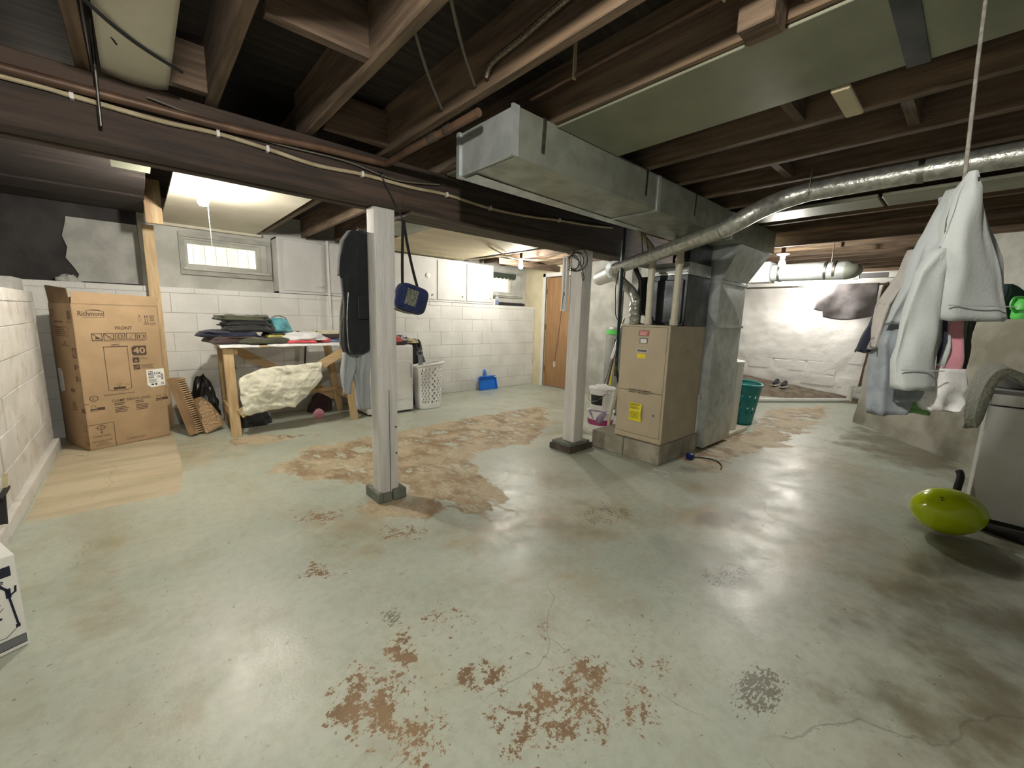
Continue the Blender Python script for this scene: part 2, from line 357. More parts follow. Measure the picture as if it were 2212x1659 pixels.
# ------------------------------------------------------------------ floor
import numpy as np
def floor_material():
    m = bpy.data.materials.new('painted_concrete_floor'); m.use_nodes = True; nt = m.node_tree; L = nt.links
    b = nt.nodes['Principled BSDF']
    tc = nd(nt, 'ShaderNodeTexCoord')
    def noi(scale, detail=8, rough=.6, st=None, dist=0):
        n = nd(nt, 'ShaderNodeTexNoise'); n.inputs['Scale'].default_value = scale; n.inputs['Detail'].default_value = detail
        n.inputs['Roughness'].default_value = rough; n.inputs['Distortion'].default_value = dist
        if st:
            mp = nd(nt, 'ShaderNodeMapping'); mp.inputs['Scale'].default_value = st; mp.inputs['Rotation'].default_value = (0, 0, .75)
            L.new(tc.outputs['Object'], mp.inputs[0]); L.new(mp.outputs[0], n.inputs['Vector'])
        else: L.new(tc.outputs['Object'], n.inputs['Vector'])
        return n.outputs['Fac']
    def mth(op, a, c, d=None):
        n = nd(nt, 'ShaderNodeMath', operation=op)
        for i, q in enumerate((a, c, d)):
            if q is None: continue
            if isinstance(q, (int, float)): n.inputs[i].default_value = q
            else: L.new(q, n.inputs[i])
        return n.outputs[0]
    def step(x, lo, hi):
        n = nd(nt, 'ShaderNodeMapRange', interpolation_type='SMOOTHSTEP'); n.inputs[1].default_value = lo; n.inputs[2].default_value = hi
        L.new(x, n.inputs[0]); return n.outputs[0]
    def mix(f, a, c):
        n = nd(nt, 'ShaderNodeMix', data_type='RGBA')
        if isinstance(f, (int, float)): n.inputs[0].default_value = f
        else: L.new(f, n.inputs[0])
        for i, q in ((6, a), (7, c)):
            if isinstance(q, tuple): n.inputs[i].default_value = srgb(q) + (1,)
            else: L.new(q, n.inputs[i])
        return n.outputs[2]
    def attr(name):
        a = nd(nt, 'ShaderNodeAttribute'); a.attribute_name = name
        s = nd(nt, 'ShaderNodeSeparateColor'); L.new(a.outputs['Color'], s.inputs[0]); return s.outputs
    A = attr('wear_a'); B = attr('wear_b'); S = attr('wear_c')
    big = noi(.9, 5); mid = noi(3.2, 8); fine = noi(16, 9, .65); vfine = noi(48, 6, .6, (1, 2.4, 1)); grain = noi(130, 3)
    paint = mix(step(big, .35, .65), (.66, .695, .645), (.715, .735, .68))
    paint = mix(mth('MULTIPLY', step(mid, .5, .72), .5), paint, (.60, .59, .51))
    paint = mix(mth('MULTIPLY', step(noi(7, 8, .7, (1, .35, 1)), .55, .75), .28), paint, (.72, .73, .67))
    paint = mix(mth('MULTIPLY', step(noi(22, 6, .75), .42, .64), .24), paint, (.52, .51, .43))
    paint = mix(mth('MULTIPLY', step(noi(1.7, 9, .65, (1, .5, 1)), .52, .70), .45), paint, (.63, .58, .48))
    stn = step(mth('ADD', mth('MULTIPLY', mid, .6), mth('ADD', S[0], mth('MULTIPLY', noi(12, 8, .7), .4))), .80, 1.15)
    paint = mix(mth('MULTIPLY', stn, .8), paint, mix(step(noi(5, 5), .42, .6), (.615, .55, .42), (.545, .525, .41)))
    # bare, cream and chipped coats
    bare_col = mix(step(mid, .40, .58), (.545, .45, .335), (.715, .66, .55))
    bare_col = mix(mth('MULTIPLY', step(noi(34, 6, .7), .45, .62), .35), bare_col, (.50, .41, .30))
    bare_col = mix(step(noi(9, 9, .7, (1, .4, 1)), .52, .66), bare_col, (.76, .735, .66))
    nb = mth('ADD', mth('MULTIPLY', mid, .55), mth('MULTIPLY', noi(9, 10, .72, (1, .45, 1)), .45))
    bare = step(mth('ADD', nb, A[1]), .985, 1.03)
    c = mix(bare, paint, bare_col)
    cream_col = mix(step(noi(2.5, 8, .6, (.5, 2.5, 1)), .4, .62), (.735, .69, .59), (.665, .615, .51))
    cream = step(mth('ADD', mth('MULTIPLY', mid, .25), A[2]), .62, .67)
    c = mix(cream, c, cream_col)
    white = step(mth('ADD', fine, B[2]), 1.02, 1.06)
    c = mix(white, c, (.74, .76, .72))
    chn = mth('SUBTRACT', mth('ADD', mth('MULTIPLY', fine, 1.15), mth('MULTIPLY', noi(62, 7, .75), 1.0)), .575); chv = mth('ADD', chn, mth('MULTIPLY', A[0], 1.19)); rim = step(chv, .94, .985); chip = step(chv, 1.0, 1.02)
    c = mix(mth('MULTIPLY', rim, .55), c, (.70, .66, .58))
    c = mix(chip, c, mix(step(mid, .4, .6), (.465, .375, .28), (.54, .445, .335)))
    fl = step(mth('ADD', mth('ADD', mth('MULTIPLY', vfine, .6), mth('MULTIPLY', noi(13, 6, .7), .4)), mth('MULTIPLY', B[1], 1.25)), .97, 1.0)
    c = mix(mth('MULTIPLY', fl, .8), c, (.37, .34, .27))
    c = mix(mth('MULTIPLY', step(mth('ADD', mid, B[0]), .72, 1.05), .85), c, (.42, .395, .32))
    # sparse specks everywhere and hairline cracks
    c = mix(mth('MULTIPLY', step(noi(34, 5, .6), .66, .69), .65), c, (.40, .36, .29))
    vo = nd(nt, 'ShaderNodeTexVoronoi', feature='DISTANCE_TO_EDGE'); vo.inputs['Scale'].default_value = .62
    wn = nd(nt, 'ShaderNodeTexNoise'); wn.inputs['Scale'].default_value = 2.0; wn.inputs['Detail'].default_value = 6
    L.new(tc.outputs['Object'], wn.inputs['Vector'])
    va = nd(nt, 'ShaderNodeVectorMath', operation='MULTIPLY_ADD'); va.inputs[1].default_value = (.45, .45, 0)
    L.new(wn.outputs['Color'], va.inputs[0]); L.new(tc.outputs['Object'], va.inputs[2]); L.new(va.outputs[0], vo.inputs['Vector'])
    crack = mth('MULTIPLY', mth('SUBTRACT', 1.0, step(vo.outputs['Distance'], .0004, .0022)), step(big, .44, .52))
    c = mix(mth('MULTIPLY', crack, .34), c, (.34, .31, .25))
    L.new(c, b.inputs['Base Color'])
    ro = nd(nt, 'ShaderNodeMapRange'); ro.inputs[1].default_value = .3; ro.inputs[2].default_value = .7
    ro.inputs[3].default_value = .27; ro.inputs[4].default_value = .50; L.new(noi(5, 8), ro.inputs[0])
    worn = mth('MAXIMUM', mth('MAXIMUM', bare, cream), chip)
    L.new(mth('ADD', ro.outputs[0], mth('MULTIPLY', worn, .30)), b.inputs['Roughness'])
    bp = nd(nt, 'ShaderNodeBump'); bp.inputs['Strength'].default_value = .35; bp.inputs['Distance'].default_value = .01
    h = mth('SUBTRACT', mth('ADD', mth('MULTIPLY', mid, .35), mth('MULTIPLY', grain, .06)), mth('ADD', mth('MULTIPLY', chip, .10), mth('MULTIPLY', crack, .12)))
    L.new(mth('ADD', h, mth('ADD', mth('MULTIPLY', fine, .22), mth('MULTIPLY', noi(75, 5, .7), .16))), bp.inputs['Height']); L.new(bp.outputs[0], b.inputs['Normal'])
    return m
TAN = [[(0.44,3.55),(1.0,4.13),(1.71,4.10),(2.98,4.24),(4.31,4.22),(4.38,3.78),(3.3,2.83),(2.81,2.6),(2.25,2.75),(2.05,2.25),(1.89,2.09),(1.74,2.02),(1.2,1.85),(0.98,1.9),(0.98,2.07),(0.72,2.35),(0.75,2.62),(0.957,2.73),(0.665,3.05)],
       [(0.3,4.93),(1.156,4.73),(1.74,4.19),(1.0,4.13),(0.28,4.26)]]
PADZ = [(3.05,1.2),(3.25,1.66),(3.3,2.3),(3.9,2.8),(5.2,1.9),(7,2.2),(8.9,1.2),(6.8,.95),(5.2,.9),(4.4,1.0),(3.6,1.05)]
CREAM = [(-0.631,3.433),(-0.66,5.5),(0.193,5.4),(0.193,4.0),(0.165,3.394),(-0.281,3.403)]
SLAB = [(5.43,.893),(6.9,.92),(5.576,-.118),(5.178,-.121)]
#      centre          half-axis 1      half-axis 2     strength
CHIP = [((.436,1.14),(.089,-.076),(.049,.119),.47),((.508,.942),(.062,-.053),(.043,.079),.45),((.782,.984),(.086,-.073),(.035,.046),.45),
        ((.611,1.231),(.045,-.038),(.063,.123),.45),((.866,.734),(.135,-.115),(.074,.068),.43),((1.039,.742),(.074,-.062),(.079,.063),.45),
        ((1.095,.561),(.046,-.039),(.093,.056),.40),((.738,.747),(.064,-.054),(.039,.042),.43),((1.023,2.037),(.123,-.099),(.037,.073),.42),
        ((.543,1.95),(.076,-.063),(.024,.078),.42),((.72,2.529),(.13,-.104),(.035,.115),.40),((1.131,1.006),(.03,-.025),(.019,.018),.45),
        ((.842,1.315),(.089,-.074),(.046,.072),.36),((.95,.85),(.42,-.34),(.30,.28),.25),((.55,1.1),(.25,-.2),(.2,.3),.26),((2.69,.84),(.17,-.13),(.1,.05),.30),
        ((1.25,.62),(.1,-.08),(.1,.07),.34),((.95,.62),(.1,-.08),(.05,.05),.36)]
FLECK = [((2.143,1.433),(.24,-.19),(.24,.17),.36),((2.079,.666),(.165,-.136),(.175,.067),.38),((1.473,.329),(.111,-.094),(.179,.056),.40),
         ((.154,1.601),(.068,-.058),(.004,.028),.38),((-.173,2.141),(.083,-.068),(-.002,.071),.36),((1.664,.122),(.073,-.062),(.143,.024),.33),
         ((.681,1.449),(.073,-.061),(.051,.106),.38),((.5,2.3),(.35,-.28),(.1,.3),.22),((.3,1.9),(.3,-.25),(.1,.3),.24),((1.4,1.2),(.5,-.4),(.3,.25),.20),
         ((2.9,.7),(.5,-.4),(.4,.2),.26),((3.6,1.2),(.4,-.3),(.4,.2),.28),((1.5,.7),(.4,-.3),(.4,.3),.24)]
GRIME = [((2.45,-.15),(.40,-.33),(1.1,.06),.42),((3.6,-.15),(.25,-.25),(.5,.1),.50),((2.7,.84),(.2,-.16),(.14,.05),.50),((1.9,-.2),(.4,-.33),(.4,.0),.30),
         ((3.45,1.45),(.15,-.1),(.15,.1),.4),((5.8,.35),(.45,-.2),(.7,.5),.55),((1.35,2.25),(.25,-.2),(.1,.1),.30)]
STAIN = [((2.0,1.5),(.45,-.36),(.4,.3),.50),((1.45,1.2),(.35,-.28),(.3,.25),.42),((2.69,.9),(.5,-.4),(.4,.15),.52),((2.7,.3),(.7,-.5),(.6,.2),.48),((3.3,1.15),(.5,-.35),(.3,.2),.50),
         ((-.25,2.6),(.15,-.1),(.05,.7),.46),((.0,1.5),(.10,-.08),(.05,.5),.42),((1.4,1.75),(.4,-.3),(.2,.3),.48),((.8,2.3),(.4,-.3),(.2,.5),.46),((.25,4.4),(.5,-.3),(.4,.6),.5),
         ((4.6,.9),(.6,-.4),(.8,.4),.5),((1.9,-.1),(.3,-.2),(.8,.1),.40),((4.8,4.6),(.5,-.5),(.8,.4),.34),((2.4,2.0),(.4,-.3),(.3,.25),.40)]
def poly_mask(X, Y, pg, soft):
    ins = np.zeros(X.shape, bool); dist = np.full(X.shape, 9.0); n = len(pg)
    for i in range(n):
        (x1, y1), (x2, y2) = pg[i], pg[(i+1) % n]
        cr = ((y1 > Y) != (y2 > Y)) & (X < (x2-x1)*(Y-y1)/((y2-y1) or 1e-9)+x1); ins ^= cr
        dx, dy = x2-x1, y2-y1; t = np.clip(((X-x1)*dx+(Y-y1)*dy)/(dx*dx+dy*dy), 0, 1)
        dist = np.minimum(dist, np.hypot(X-x1-t*dx, Y-y1-t*dy))
    return np.clip(.5 + np.where(ins, dist, -dist)/(2*soft), 0, 1)
def ell(X, Y, e):
    (cx, cy), (ax, ay), (bx, by), s = e; D = ax*by-ay*bx
    p = ((X-cx)*by-(Y-cy)*bx)/D; q = (ax*(Y-cy)-ay*(X-cx))/D
    return s*np.clip(1.35-np.hypot(p, q)*.75, 0, 1)
def build_floor():
    x0, x1, y0, y1, d = -1.3, 9.3, -3.2, 6.0, .04
    nx = int((x1-x0)/d)+1; ny = int((y1-y0)/d)+1
    X, Y = np.meshgrid(np.linspace(x0, x1, nx), np.linspace(y0, y1, ny))
    a0 = np.max([ell(X, Y, (c, (1.3*u[0], 1.3*u[1]), (1.3*v[0], 1.3*v[1]), s)) for c, u, v, s in CHIP], 0)
    a1 = np.maximum(np.max([poly_mask(X, Y, p, .26)*.57 for p in TAN], 0), poly_mask(X, Y, PADZ, .35)*.56)
    a1 = np.maximum(a1, ell(X, Y, ((1.55, 2.2), (.4, -.3), (.25, .35), .56)))
    a2 = np.maximum(poly_mask(X, Y, CREAM, .05)*.58, 0)
    b0 = np.maximum(np.max([ell(X, Y, e) for e in GRIME], 0), poly_mask(X, Y, SLAB, .03)*.42)
    b1 = np.max([ell(X, Y, e) for e in FLECK], 0)
    b2 = np.max([ell(X, Y, e) for e in [((3.17,1.56),(.19,-.146),(.16,.085),.5),((2.2,2.3),(.2,-.1),(.15,.12),.52),((1.2,3.2),(.3,-.2),(.1,.25),.46),((2.6,3.3),(.4,-.2),(.2,.3),.42)]], 0)
    c0 = np.max([ell(X, Y, e) for e in STAIN], 0)
    vs = np.stack([X.ravel(), Y.ravel(), np.zeros(X.size)], 1)
    i = np.arange(nx*ny).reshape(ny, nx); F = np.stack([i[:-1,:-1].ravel(), i[:-1,1:].ravel(), i[1:,1:].ravel(), i[1:,:-1].ravel()], 1)
    me = bpy.data.meshes.new('floor'); me.from_pydata(vs.tolist(), [], F.tolist()); me.update()
    for nm, ch in (('wear_a', (a0, a1, a2)), ('wear_b', (b0, b1, b2)), ('wear_c', (c0, c0, c0))):
        at = me.color_attributes.new(nm, 'FLOAT_COLOR', 'POINT')
        at.data.foreach_set('color', np.stack([c.ravel() for c in ch]+[np.ones(X.size)], 1).astype(np.float32).ravel())
    me.materials.append(floor_material())
    o = bpy.data.objects.new('floor', me); COL.objects.link(o); tag(o, 'sage green painted concrete floor with worn brown and tan patches', kind='structure')
    return o
FLOOR = build_floor()
def struct(name, mb, m, label=None, **k):
    o = mb.build(name, m, **k); return tag(o, label, kind='structure')

# ------------------------------------------------------------------ block walls
def block_mesh(L, H, T, m, axis):
    """one block, its exposed face chamfered; axis 'y': face looks to -y, axis 'x': face looks to +x"""
    c = .0035; b = MB(); w = L/2; h = H/2
    fr = [(-w+c, 0, -h+c), (w-c, 0, -h+c), (w-c, 0, h-c), (-w+c, 0, h-c)]; md = [(-w, c, -h), (w, c, -h), (w, c, h), (-w, c, h)]
    bk = [(-w, T, -h), (w, T, -h), (w, T, h), (-w, T, h)]
    vs = fr+md+bk
    if axis == 'x': vs = [(-q[1], q[0], q[2]) for q in vs]
    b.add(vs, [(0,1,2,3)] + [(k, (k+1)%4, 4+(k+1)%4, 4+k) for k in range(4)] + [(4+k, 4+(k+1)%4, 8+(k+1)%4, 8+k) for k in range(4)])
    o = b.build('block', m); me = o.data; bpy.data.objects.remove(o); return me
BK = {}
def lay(wall, axis, at, s0, s1, courses, m, depth=.05, phase=0.0, L=.4064, jit=.0025):
    for ci, (z0, z1) in enumerate(courses):
        s = s0 - L + ((phase + (ci % 2)*L/2) % L)
        while s < s1:
            a = max(s, s0)+.002; c = min(s+L, s1)-.002; s += L
            if c-a < .03: continue
            key = (axis, m.name, round(c-a, 2), round(z1-z0, 3))
            if key not in BK: BK[key] = block_mesh(c-a, z1-z0-.004, depth, m, axis)
            o = bpy.data.objects.new('block', BK[key]); COL.objects.link(o); o.parent = wall
            off = random.uniform(-jit, jit)
            o.location = ((a+c)/2, at+off, (z0+z1)/2) if axis == 'y' else (at+off, (a+c)/2, (z0+z1)/2)
YB = 5.59; XL = -.64
wb = struct('wall_back', MB().box(-1.15, 5.56, YB+.0045, YB+.26, -.02, 1.45), M['mortar'], 'white painted cinder block half wall along the back')
cz = [-.03+.2032*k for k in range(8)]
lay(wb, 'y', YB, -1.1, 5.56, [(max(cz[k], .0), cz[k+1]) for k in range(7)] + [(cz[7], 1.452)], M['block'], .03, phase=.455+1.1-.2032)
wl = struct('wall_left', MB().box(-1.15, XL-.006, -3.0, 5.2, -.02, 1.33), M['mortar'], 'white painted cinder block half wall on the left')
MB().box(XL-.1, XL+.035, -3.0, 5.19, 0, .095).build('curb', M['block2'], wl, bevel=.01)
lay(wl, 'x', XL, 1.2, 5.2, [(.098, .292), (.292, .49), (.49, .688), (.688, .89), (.89, 1.09), (1.09, 1.25), (1.25, 1.338)], M['block2'], .05, phase=.1, jit=.004)
MB().box(XL-.05, XL, 5.14, 5.202, .1, 1.338).build('end_block', M['block2'], wl, bevel=.012)

struct('wall_corner', MB().box(-1.3, -.735, 5.19, 5.60, -.02, 1.45), M['block2'], 'short return of the block wall in the back left corner')
# upper back wall with the two window openings
YU = 5.85
def wall_with_holes(name, x0, x1, z0, z1, y0, y1, holes, m, label):
    b = MB(); xs = x0
    for (a, c, lo, hi) in holes:
        b.box(xs, a, y0, y1, z0, z1); b.box(a, c, y0, y1, z0, lo); b.box(a, c, y0, y1, hi, z1); xs = c
    b.box(xs, x1, y0, y1, z0, z1); return struct(name, b, m, label)
W1 = (.415, 1.145, 1.69, 1.985); W2 = (4.55, 5.22, 1.665, 1.99)
wall_with_holes('wall_back_upper', .06, 5.75, 1.44, 2.42, YU, YU+.22, [W1, W2], M['plaster_w'], 'pale plastered wall above the block ledge')
struct('wall_back_left', MB().box(-1.3, .06, YU, YU+.22, 1.43, 2.42), M['dark_wall'], 'dark unpainted wall above the block ledge')
def jag():
    pts = [(-.425, 1.47), (-.40, 1.53), (-.43, 1.60), (-.475, 1.68), (-.455, 1.78), (-.48, 1.88), (-.45, 2.0), (-.44, 2.06), (.055, 2.06), (.06, 1.47)]
    return MB().prism(pts, (0, .012), frame((0, YU-.001, 0), (1,0,0), (0,0,1)))
tag(jag().build('plaster_patch', M['plaster'], bpy.data.objects['wall_back_left']), 'pale grey plaster patch with ragged edge')
heap('mortar_lump', (-.48, YU-.02, 1.452), (.17, .10, .07), M['plaster'], bpy.data.objects['wall_back_left'], 4, amp=.4)
for nm, (a, c, lo, hi), lab, out in (('window_1', W1, 'small basement window with glowing pane and thick grey frame', (.375, 1.255, 1.605, 2.055)),
                                     ('window_2', W2, 'basement window with scalloped valance above the ledge', (4.49, 5.45, 1.60, 2.06))):
    w = struct(nm, MB().box(a-.03, c+.03, YU+.10, YU+.12, lo-.03, hi+.03), M['window'], lab)
    f = MB(); t = .038
    f.box(a, c, YU+.03, YU+.10, lo, lo+t); f.box(a, c, YU+.03, YU+.10, hi-t, hi); f.box(a, a+t, YU+.03, YU+.10, lo+t, hi-t); f.box(c-t, c, YU+.03, YU+.10, lo+t, hi-t)
    f.build('window_frame', M['plaster_w'], w)
    o0, o1, p0, p1 = out; g = MB()
    g.box(o0, o1, YU-.03, YU, p0, p0+.05); g.box(o0, o1, YU-.03, YU, p1-.05, p1); g.box(o0, o0+.05, YU-.03, YU, p0+.0505, p1-.0505); g.box(o1-.05, o1, YU-.03, YU, p0+.0505, p1-.0505)
    g.build('window_surround', M['plaster'], w, bevel=.006)
    MB().box(o0+.03, o1-.03, YU-.05, YU+.03, lo-.035, lo-.005).build('window_sill', M['plaster_w'], w, bevel=.006)
    if nm == 'window_1':
        for k in range(6): MB().box(a+.09+k*.105, a+.094+k*.105, YU+.095, YU+.101, lo+.04, hi-.04).build('muntin', M['plaster_w'], w)
    else:
        pts = [(4.52, 2.03)] + [(4.52+.09*k/3, 1.955+(-.03*abs(sin(pi*k/3)))) for k in range(25)] + [(5.24, 2.03)]
        MB().prism(pts, (0, .02), frame((0, YU-.035, 0), (1,0,0), (0,0,1))).build('valance', M['f_moss'], w)

# door wall, the plain wall beyond it and the far room
XD = 5.56
D0, D1 = 4.42, 5.325
bw = MB(); bw.box(XD, XD+.14, D1, 6.1, 0, 2.42); bw.box(XD, XD+.14, D0, D1, 1.985, 2.42); struct('wall_door', bw, M['cream_wall'], 'cream wall holding the brown door')
struct('wall_plain', MB().box(XD, XD+.14, 3.55, D0, 0, 2.42), M['plaster'], 'plain grey wall between the door and the furnace')
struct('wall_side', MB().box(XD+.141, 9.2, 3.55, 3.70, 0, 2.42), M['plaster_w'], 'plain painted wall behind the furnace')
dr = struct('door_1', MB().box(XD+.03, XD+.07, D0+.01, D1-.008, .012, 1.972), M['door'], 'flat brown wooden door with brass knob')
kb = MB(); kb.lathe([(0, .0), (.028, .004), (.028, .01), (.010, .014), (.010, .035), (.022, .045), (.026, .058), (.02, .07), (0, .074)], (XD+.03, D0+.075, .93), 16, rot('Y', -90)); kb.build('knob', M['brass'], dr, smooth=True)
for z in (.28, 1.05, 1.68): MB().box(XD+.02, XD+.032, D1-.02, D1-.004, z, z+.09).build('hinge', M['brass'], dr)
tr = MB(); tr.box(XD-.016, XD+.02, D1, D1+.065, 0, 2.05); tr.box(XD-.016, XD+.02, D0-.065, D0, 0, 2.05); tr.box(XD-.016, XD+.02, D0-.065, D1+.065, 1.985, 2.055)
struct('trim_1', tr, M['trimw'], 'white door casing', bevel=.004)

def rough_wall(name, P0, P1, z0, z1, m, label, batter=0.0, amp=.02, n=70, nv=34, sd=0, zfun=None):
    """lumpy painted masonry between two floor points, real thickness behind"""
    P0 = Vector(P0); P1 = Vector(P1); d = (P1-P0); L = d.length; d.normalize(); nr = Vector((-d.y, d.x)); b = MB()
    def fn(u, v):
        z = z0+(z1-z0)*v; s = u*L
        q = amp*(nz((s*2.2, z*3.2, 0), 1, sd) + .5*nz((s*6, z*9, 0), 1, sd+2) + .25*nz((s*16, z*20, 0), 1, sd+5))
        o = P0 + d*s + nr*(batter*v**.8 - q*.8)
        return Vector((o.x, o.y, z))
    b.grid(fn, n, nv)
    def back(u, v):
        o = P0 + d*u*L + nr*(batter*v + .30 if v > .0 else .25); return Vector((o.x, o.y, z0+(z1-z0)*v))
    b.grid(lambda u, v: (fn(u, 1) if v < .5 else back(u, 1)), n, 1)
    b.grid(lambda u, v: (fn(0, u) if v < .5 else back(0, u)), nv, 1); b.grid(lambda u, v: (fn(1, u) if v < .5 else back(1, u)), nv, 1)
    b.grid(back, 4, 1)
    return struct(name, b, m, label, smooth=True)
wf = rough_wall('wall_far', (9.0, 3.6), (9.0, -.6), -.02, 2.42, M['stone_white'], 'white painted rough stone wall of the far room', amp=.035, n=110, nv=60)
for k, (y0, y1, z0, z1) in enumerate([(2.55, 2.95, .42, .62), (2.02, 2.5, .42, .60), (1.55, 1.98, .40, .62), (2.3, 2.75, .62, .80), (1.75, 2.22, .62, .78), (1.2, 1.68, .62, .80), (1.0, 1.5, .2, .38), (1.55, 2.05, .2, .38)]):
    MB().box(8.997, 9.05, y0, y1, z0, z1).build('stone', M['stone_white'], wf, bevel=.012)
wr = rough_wall('wall_right', (6.93, .94), (4.70, -.81), -.02, 1.345, M['right_wall'], 'lumpy grey parged half wall on the right', batter=.10, amp=.03, n=120, nv=50, sd=8)
wr.rotation_euler = (0, 0, 0)
struct('wall_right_upper', MB().add([(7.0, .50, 1.30), (5.0, -1.07, 1.30), (5.0, -1.07, 2.42), (7.0, .50, 2.42), (7.1, .37, 1.30), (5.1, -1.2, 1.30), (5.1, -1.2, 2.42), (7.1, .37, 2.42)],
       [(0,1,2,3),(4,7,6,5),(0,4,5,1),(3,2,6,7),(0,3,7,4),(1,5,6,2)]), M['plaster'], 'grey upper wall set back behind the right ledge')
struct('wall_right_front', MB().box(4.78, 5.0, -3.0, -.86, -.02, 2.42), M['right_wall'], 'side wall beside the washing machine')
struct('wall_front', MB().box(-1.3, 5.0, -3.15, -3.0, -.02, 2.42), M['block2'], 'block wall closing the basement')
struct('wall_left_upper', MB().box(-1.35, -1.15, -3.15, 6.1, -.02, 2.42), M['dark_wall'], 'dark upper wall set back above the left ledge')
struct('wall_far_right', MB().box(7.6, 9.2, -.75, -.6, -.02, 2.42), M['stone_white'], 'side wall of the far room')
# sloping dirt in front of the far wall
b = MB()
def bank(u, v):
    y = 3.55 - u*2.45; xf = 7.55 + u*1.1; x = xf + (8.99-xf)*v
    zt = max(.0, .30 - u*.26)*(v**.7); return Vector((x, y, zt + (.012*nz((x*5, y*5, 0)) if 0 < v else -.005)))
b.grid(bank, 40, 16); struct('floor_dirt', b, M['dirt'], 'sloping dirt bank at the foot of the far wall', smooth=True)
w3 = struct('window_3', MB().box(8.93, 8.96, 1.05, 1.42, 2.045, 2.125), M['cab_d'], 'narrow dark window high in the far wall')
g = MB(); g.box(8.92, 8.98, .93, 1.50, 1.97, 2.04); g.box(8.92, 8.98, .93, 1.50, 2.125, 2.20); g.box(8.92, 8.98, .93, 1.05, 2.03, 2.13); g.box(8.92, 8.98, 1.42, 1.50, 2.03, 2.13)
g.build('window_frame', M['trimw'], w3)

# ------------------------------------------------------------------ ceiling: deck, joists, boards
ZJ = 2.137
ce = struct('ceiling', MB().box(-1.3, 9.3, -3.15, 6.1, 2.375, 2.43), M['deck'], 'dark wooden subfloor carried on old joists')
def joist_mesh(L, w=.042, h=.238):
    o = MB().box(-w/2, w/2, 0, L, 0, h).build('joist', M['joist'], bevel=.003, seg=1); me = o.data; bpy.data.objects.remove(o); return me
jn = joist_mesh(5.58); jf = joist_mesh(3.2)
for k in range(-3, 22):
    xe = .344+.4066*k-.021
    if xe > 9: break
    for me, y, dx in ((jn, -3.0, 0), (jf, 2.50, .043)):
        if y > 0 and (k < 1): continue
        o = bpy.data.objects.new('joist', me); COL.objects.link(o); o.parent = ce; o.location = (xe+dx, y, ZJ)
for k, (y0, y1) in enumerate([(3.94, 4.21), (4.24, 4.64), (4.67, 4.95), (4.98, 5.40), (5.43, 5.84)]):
    MB().box(-1.14, .118, y0, y1, ZJ+.05-.012*(k % 2), ZJ+.12).build('board', M['board_shade'], ce, bevel=.004, seg=1)
for (x, y, w) in [(.16, 2.36, .36), (.55, 1.62, .36), (.95, 2.33, .35), (2.17, .65, .36), (2.56, .30, .36), (2.96, .9, .36), (3.77, .15, .36), (1.36, .42, .36), (1.36, .30, .36)]:
    MB().box(x-w/2+.006, x+w/2-.006, y, y+.04, ZJ+.02, ZJ+.20).build('bridging', M['joist_x'], ce)
MB().box(.245, 1.105, 2.64, YU, ZJ-.016, ZJ-.003).build('drywall_panel', M['drywall'], ce, bevel=.002, seg=1)
MB().box(2.34, 3.83, 2.64, YU, ZJ-.016, ZJ-.003).build('drywall_panel', M['drywall2'], ce, bevel=.002, seg=1)
MB().box(1.96, 2.335, 2.64, 4.55, ZJ-.014, ZJ-.003).build('drywall_panel', M['pan'], ce)
MB().box(-.055, .135, 2.64, 3.88, ZJ-.006, ZJ+.006).build('drywall_panel', M['pan'], ce)
MB().box(.25, 1.16, 5.78, 5.85, ZJ-.045, ZJ-.016).build('ceiling_strip', M['drywall'], ce, bevel=.004, seg=1)
MB().box(4.15, 5.5, 4.98, 5.02, 2.05, ZJ).build('bridging', M['joist_x'], ce)

# ------------------------------------------------------------------ bare bulbs
MB_BULB = {}
def bulb_mat(s):
    m = bpy.data.materials.new('lit_bulb'); m.use_nodes = True; nt = m.node_tree; b = nt.nodes['Principled BSDF']
    b.inputs['Base Color'].default_value = (.9, .88, .8, 1); b.inputs['Emission Color'].default_value = (1, .95, .86, 1); b.inputs['Emission Strength'].default_value = s
    return m
LAB = ['bare bulb in white porcelain holder with pull string, by the window', 'bare bulb hanging among loose cables near the brown door',
       'bare bulb lit beside the duct beyond the furnace', 'bare bulb in front of the far white wall', 'bare bulb on the joists of the near room']
for i, (x, y, z, s) in enumerate(BULB):
    t = thing('light_bulb', (x, y, z), LAB[i], 'light bulb', 'bare ceiling bulbs')
    zz = z
    if i: MB().cyl((x, y, z), (x, y, 2.375), .02, 10).build('stem', M['iron'], t)
    MB().lathe([(0, 0), (.062, 0), (.062, -.008), (.045, -.016), (.026, -.022), (.026, -.05), (.020, -.056), (0, -.056)], (x, y, zz), 20).build('lamp_holder', M['bulb_off'], t, smooth=True)
    MB().lathe([(0, -.046), (.016, -.05), (.017, -.066), (.026, -.082), (.034, -.104), (.032, -.126), (.020, -.142), (0, -.147)], (x, y, zz), 18).build('bulb', bulb_mat(s), t, smooth='all')
    if i == 0:
        MB().tube([(x+.03, y, zz-.03), (x+.03, y+.01, zz-.2), (x+.035, y+.01, zz-.42)], .0022, 6).build('pull_string', M['white_pl'], t)

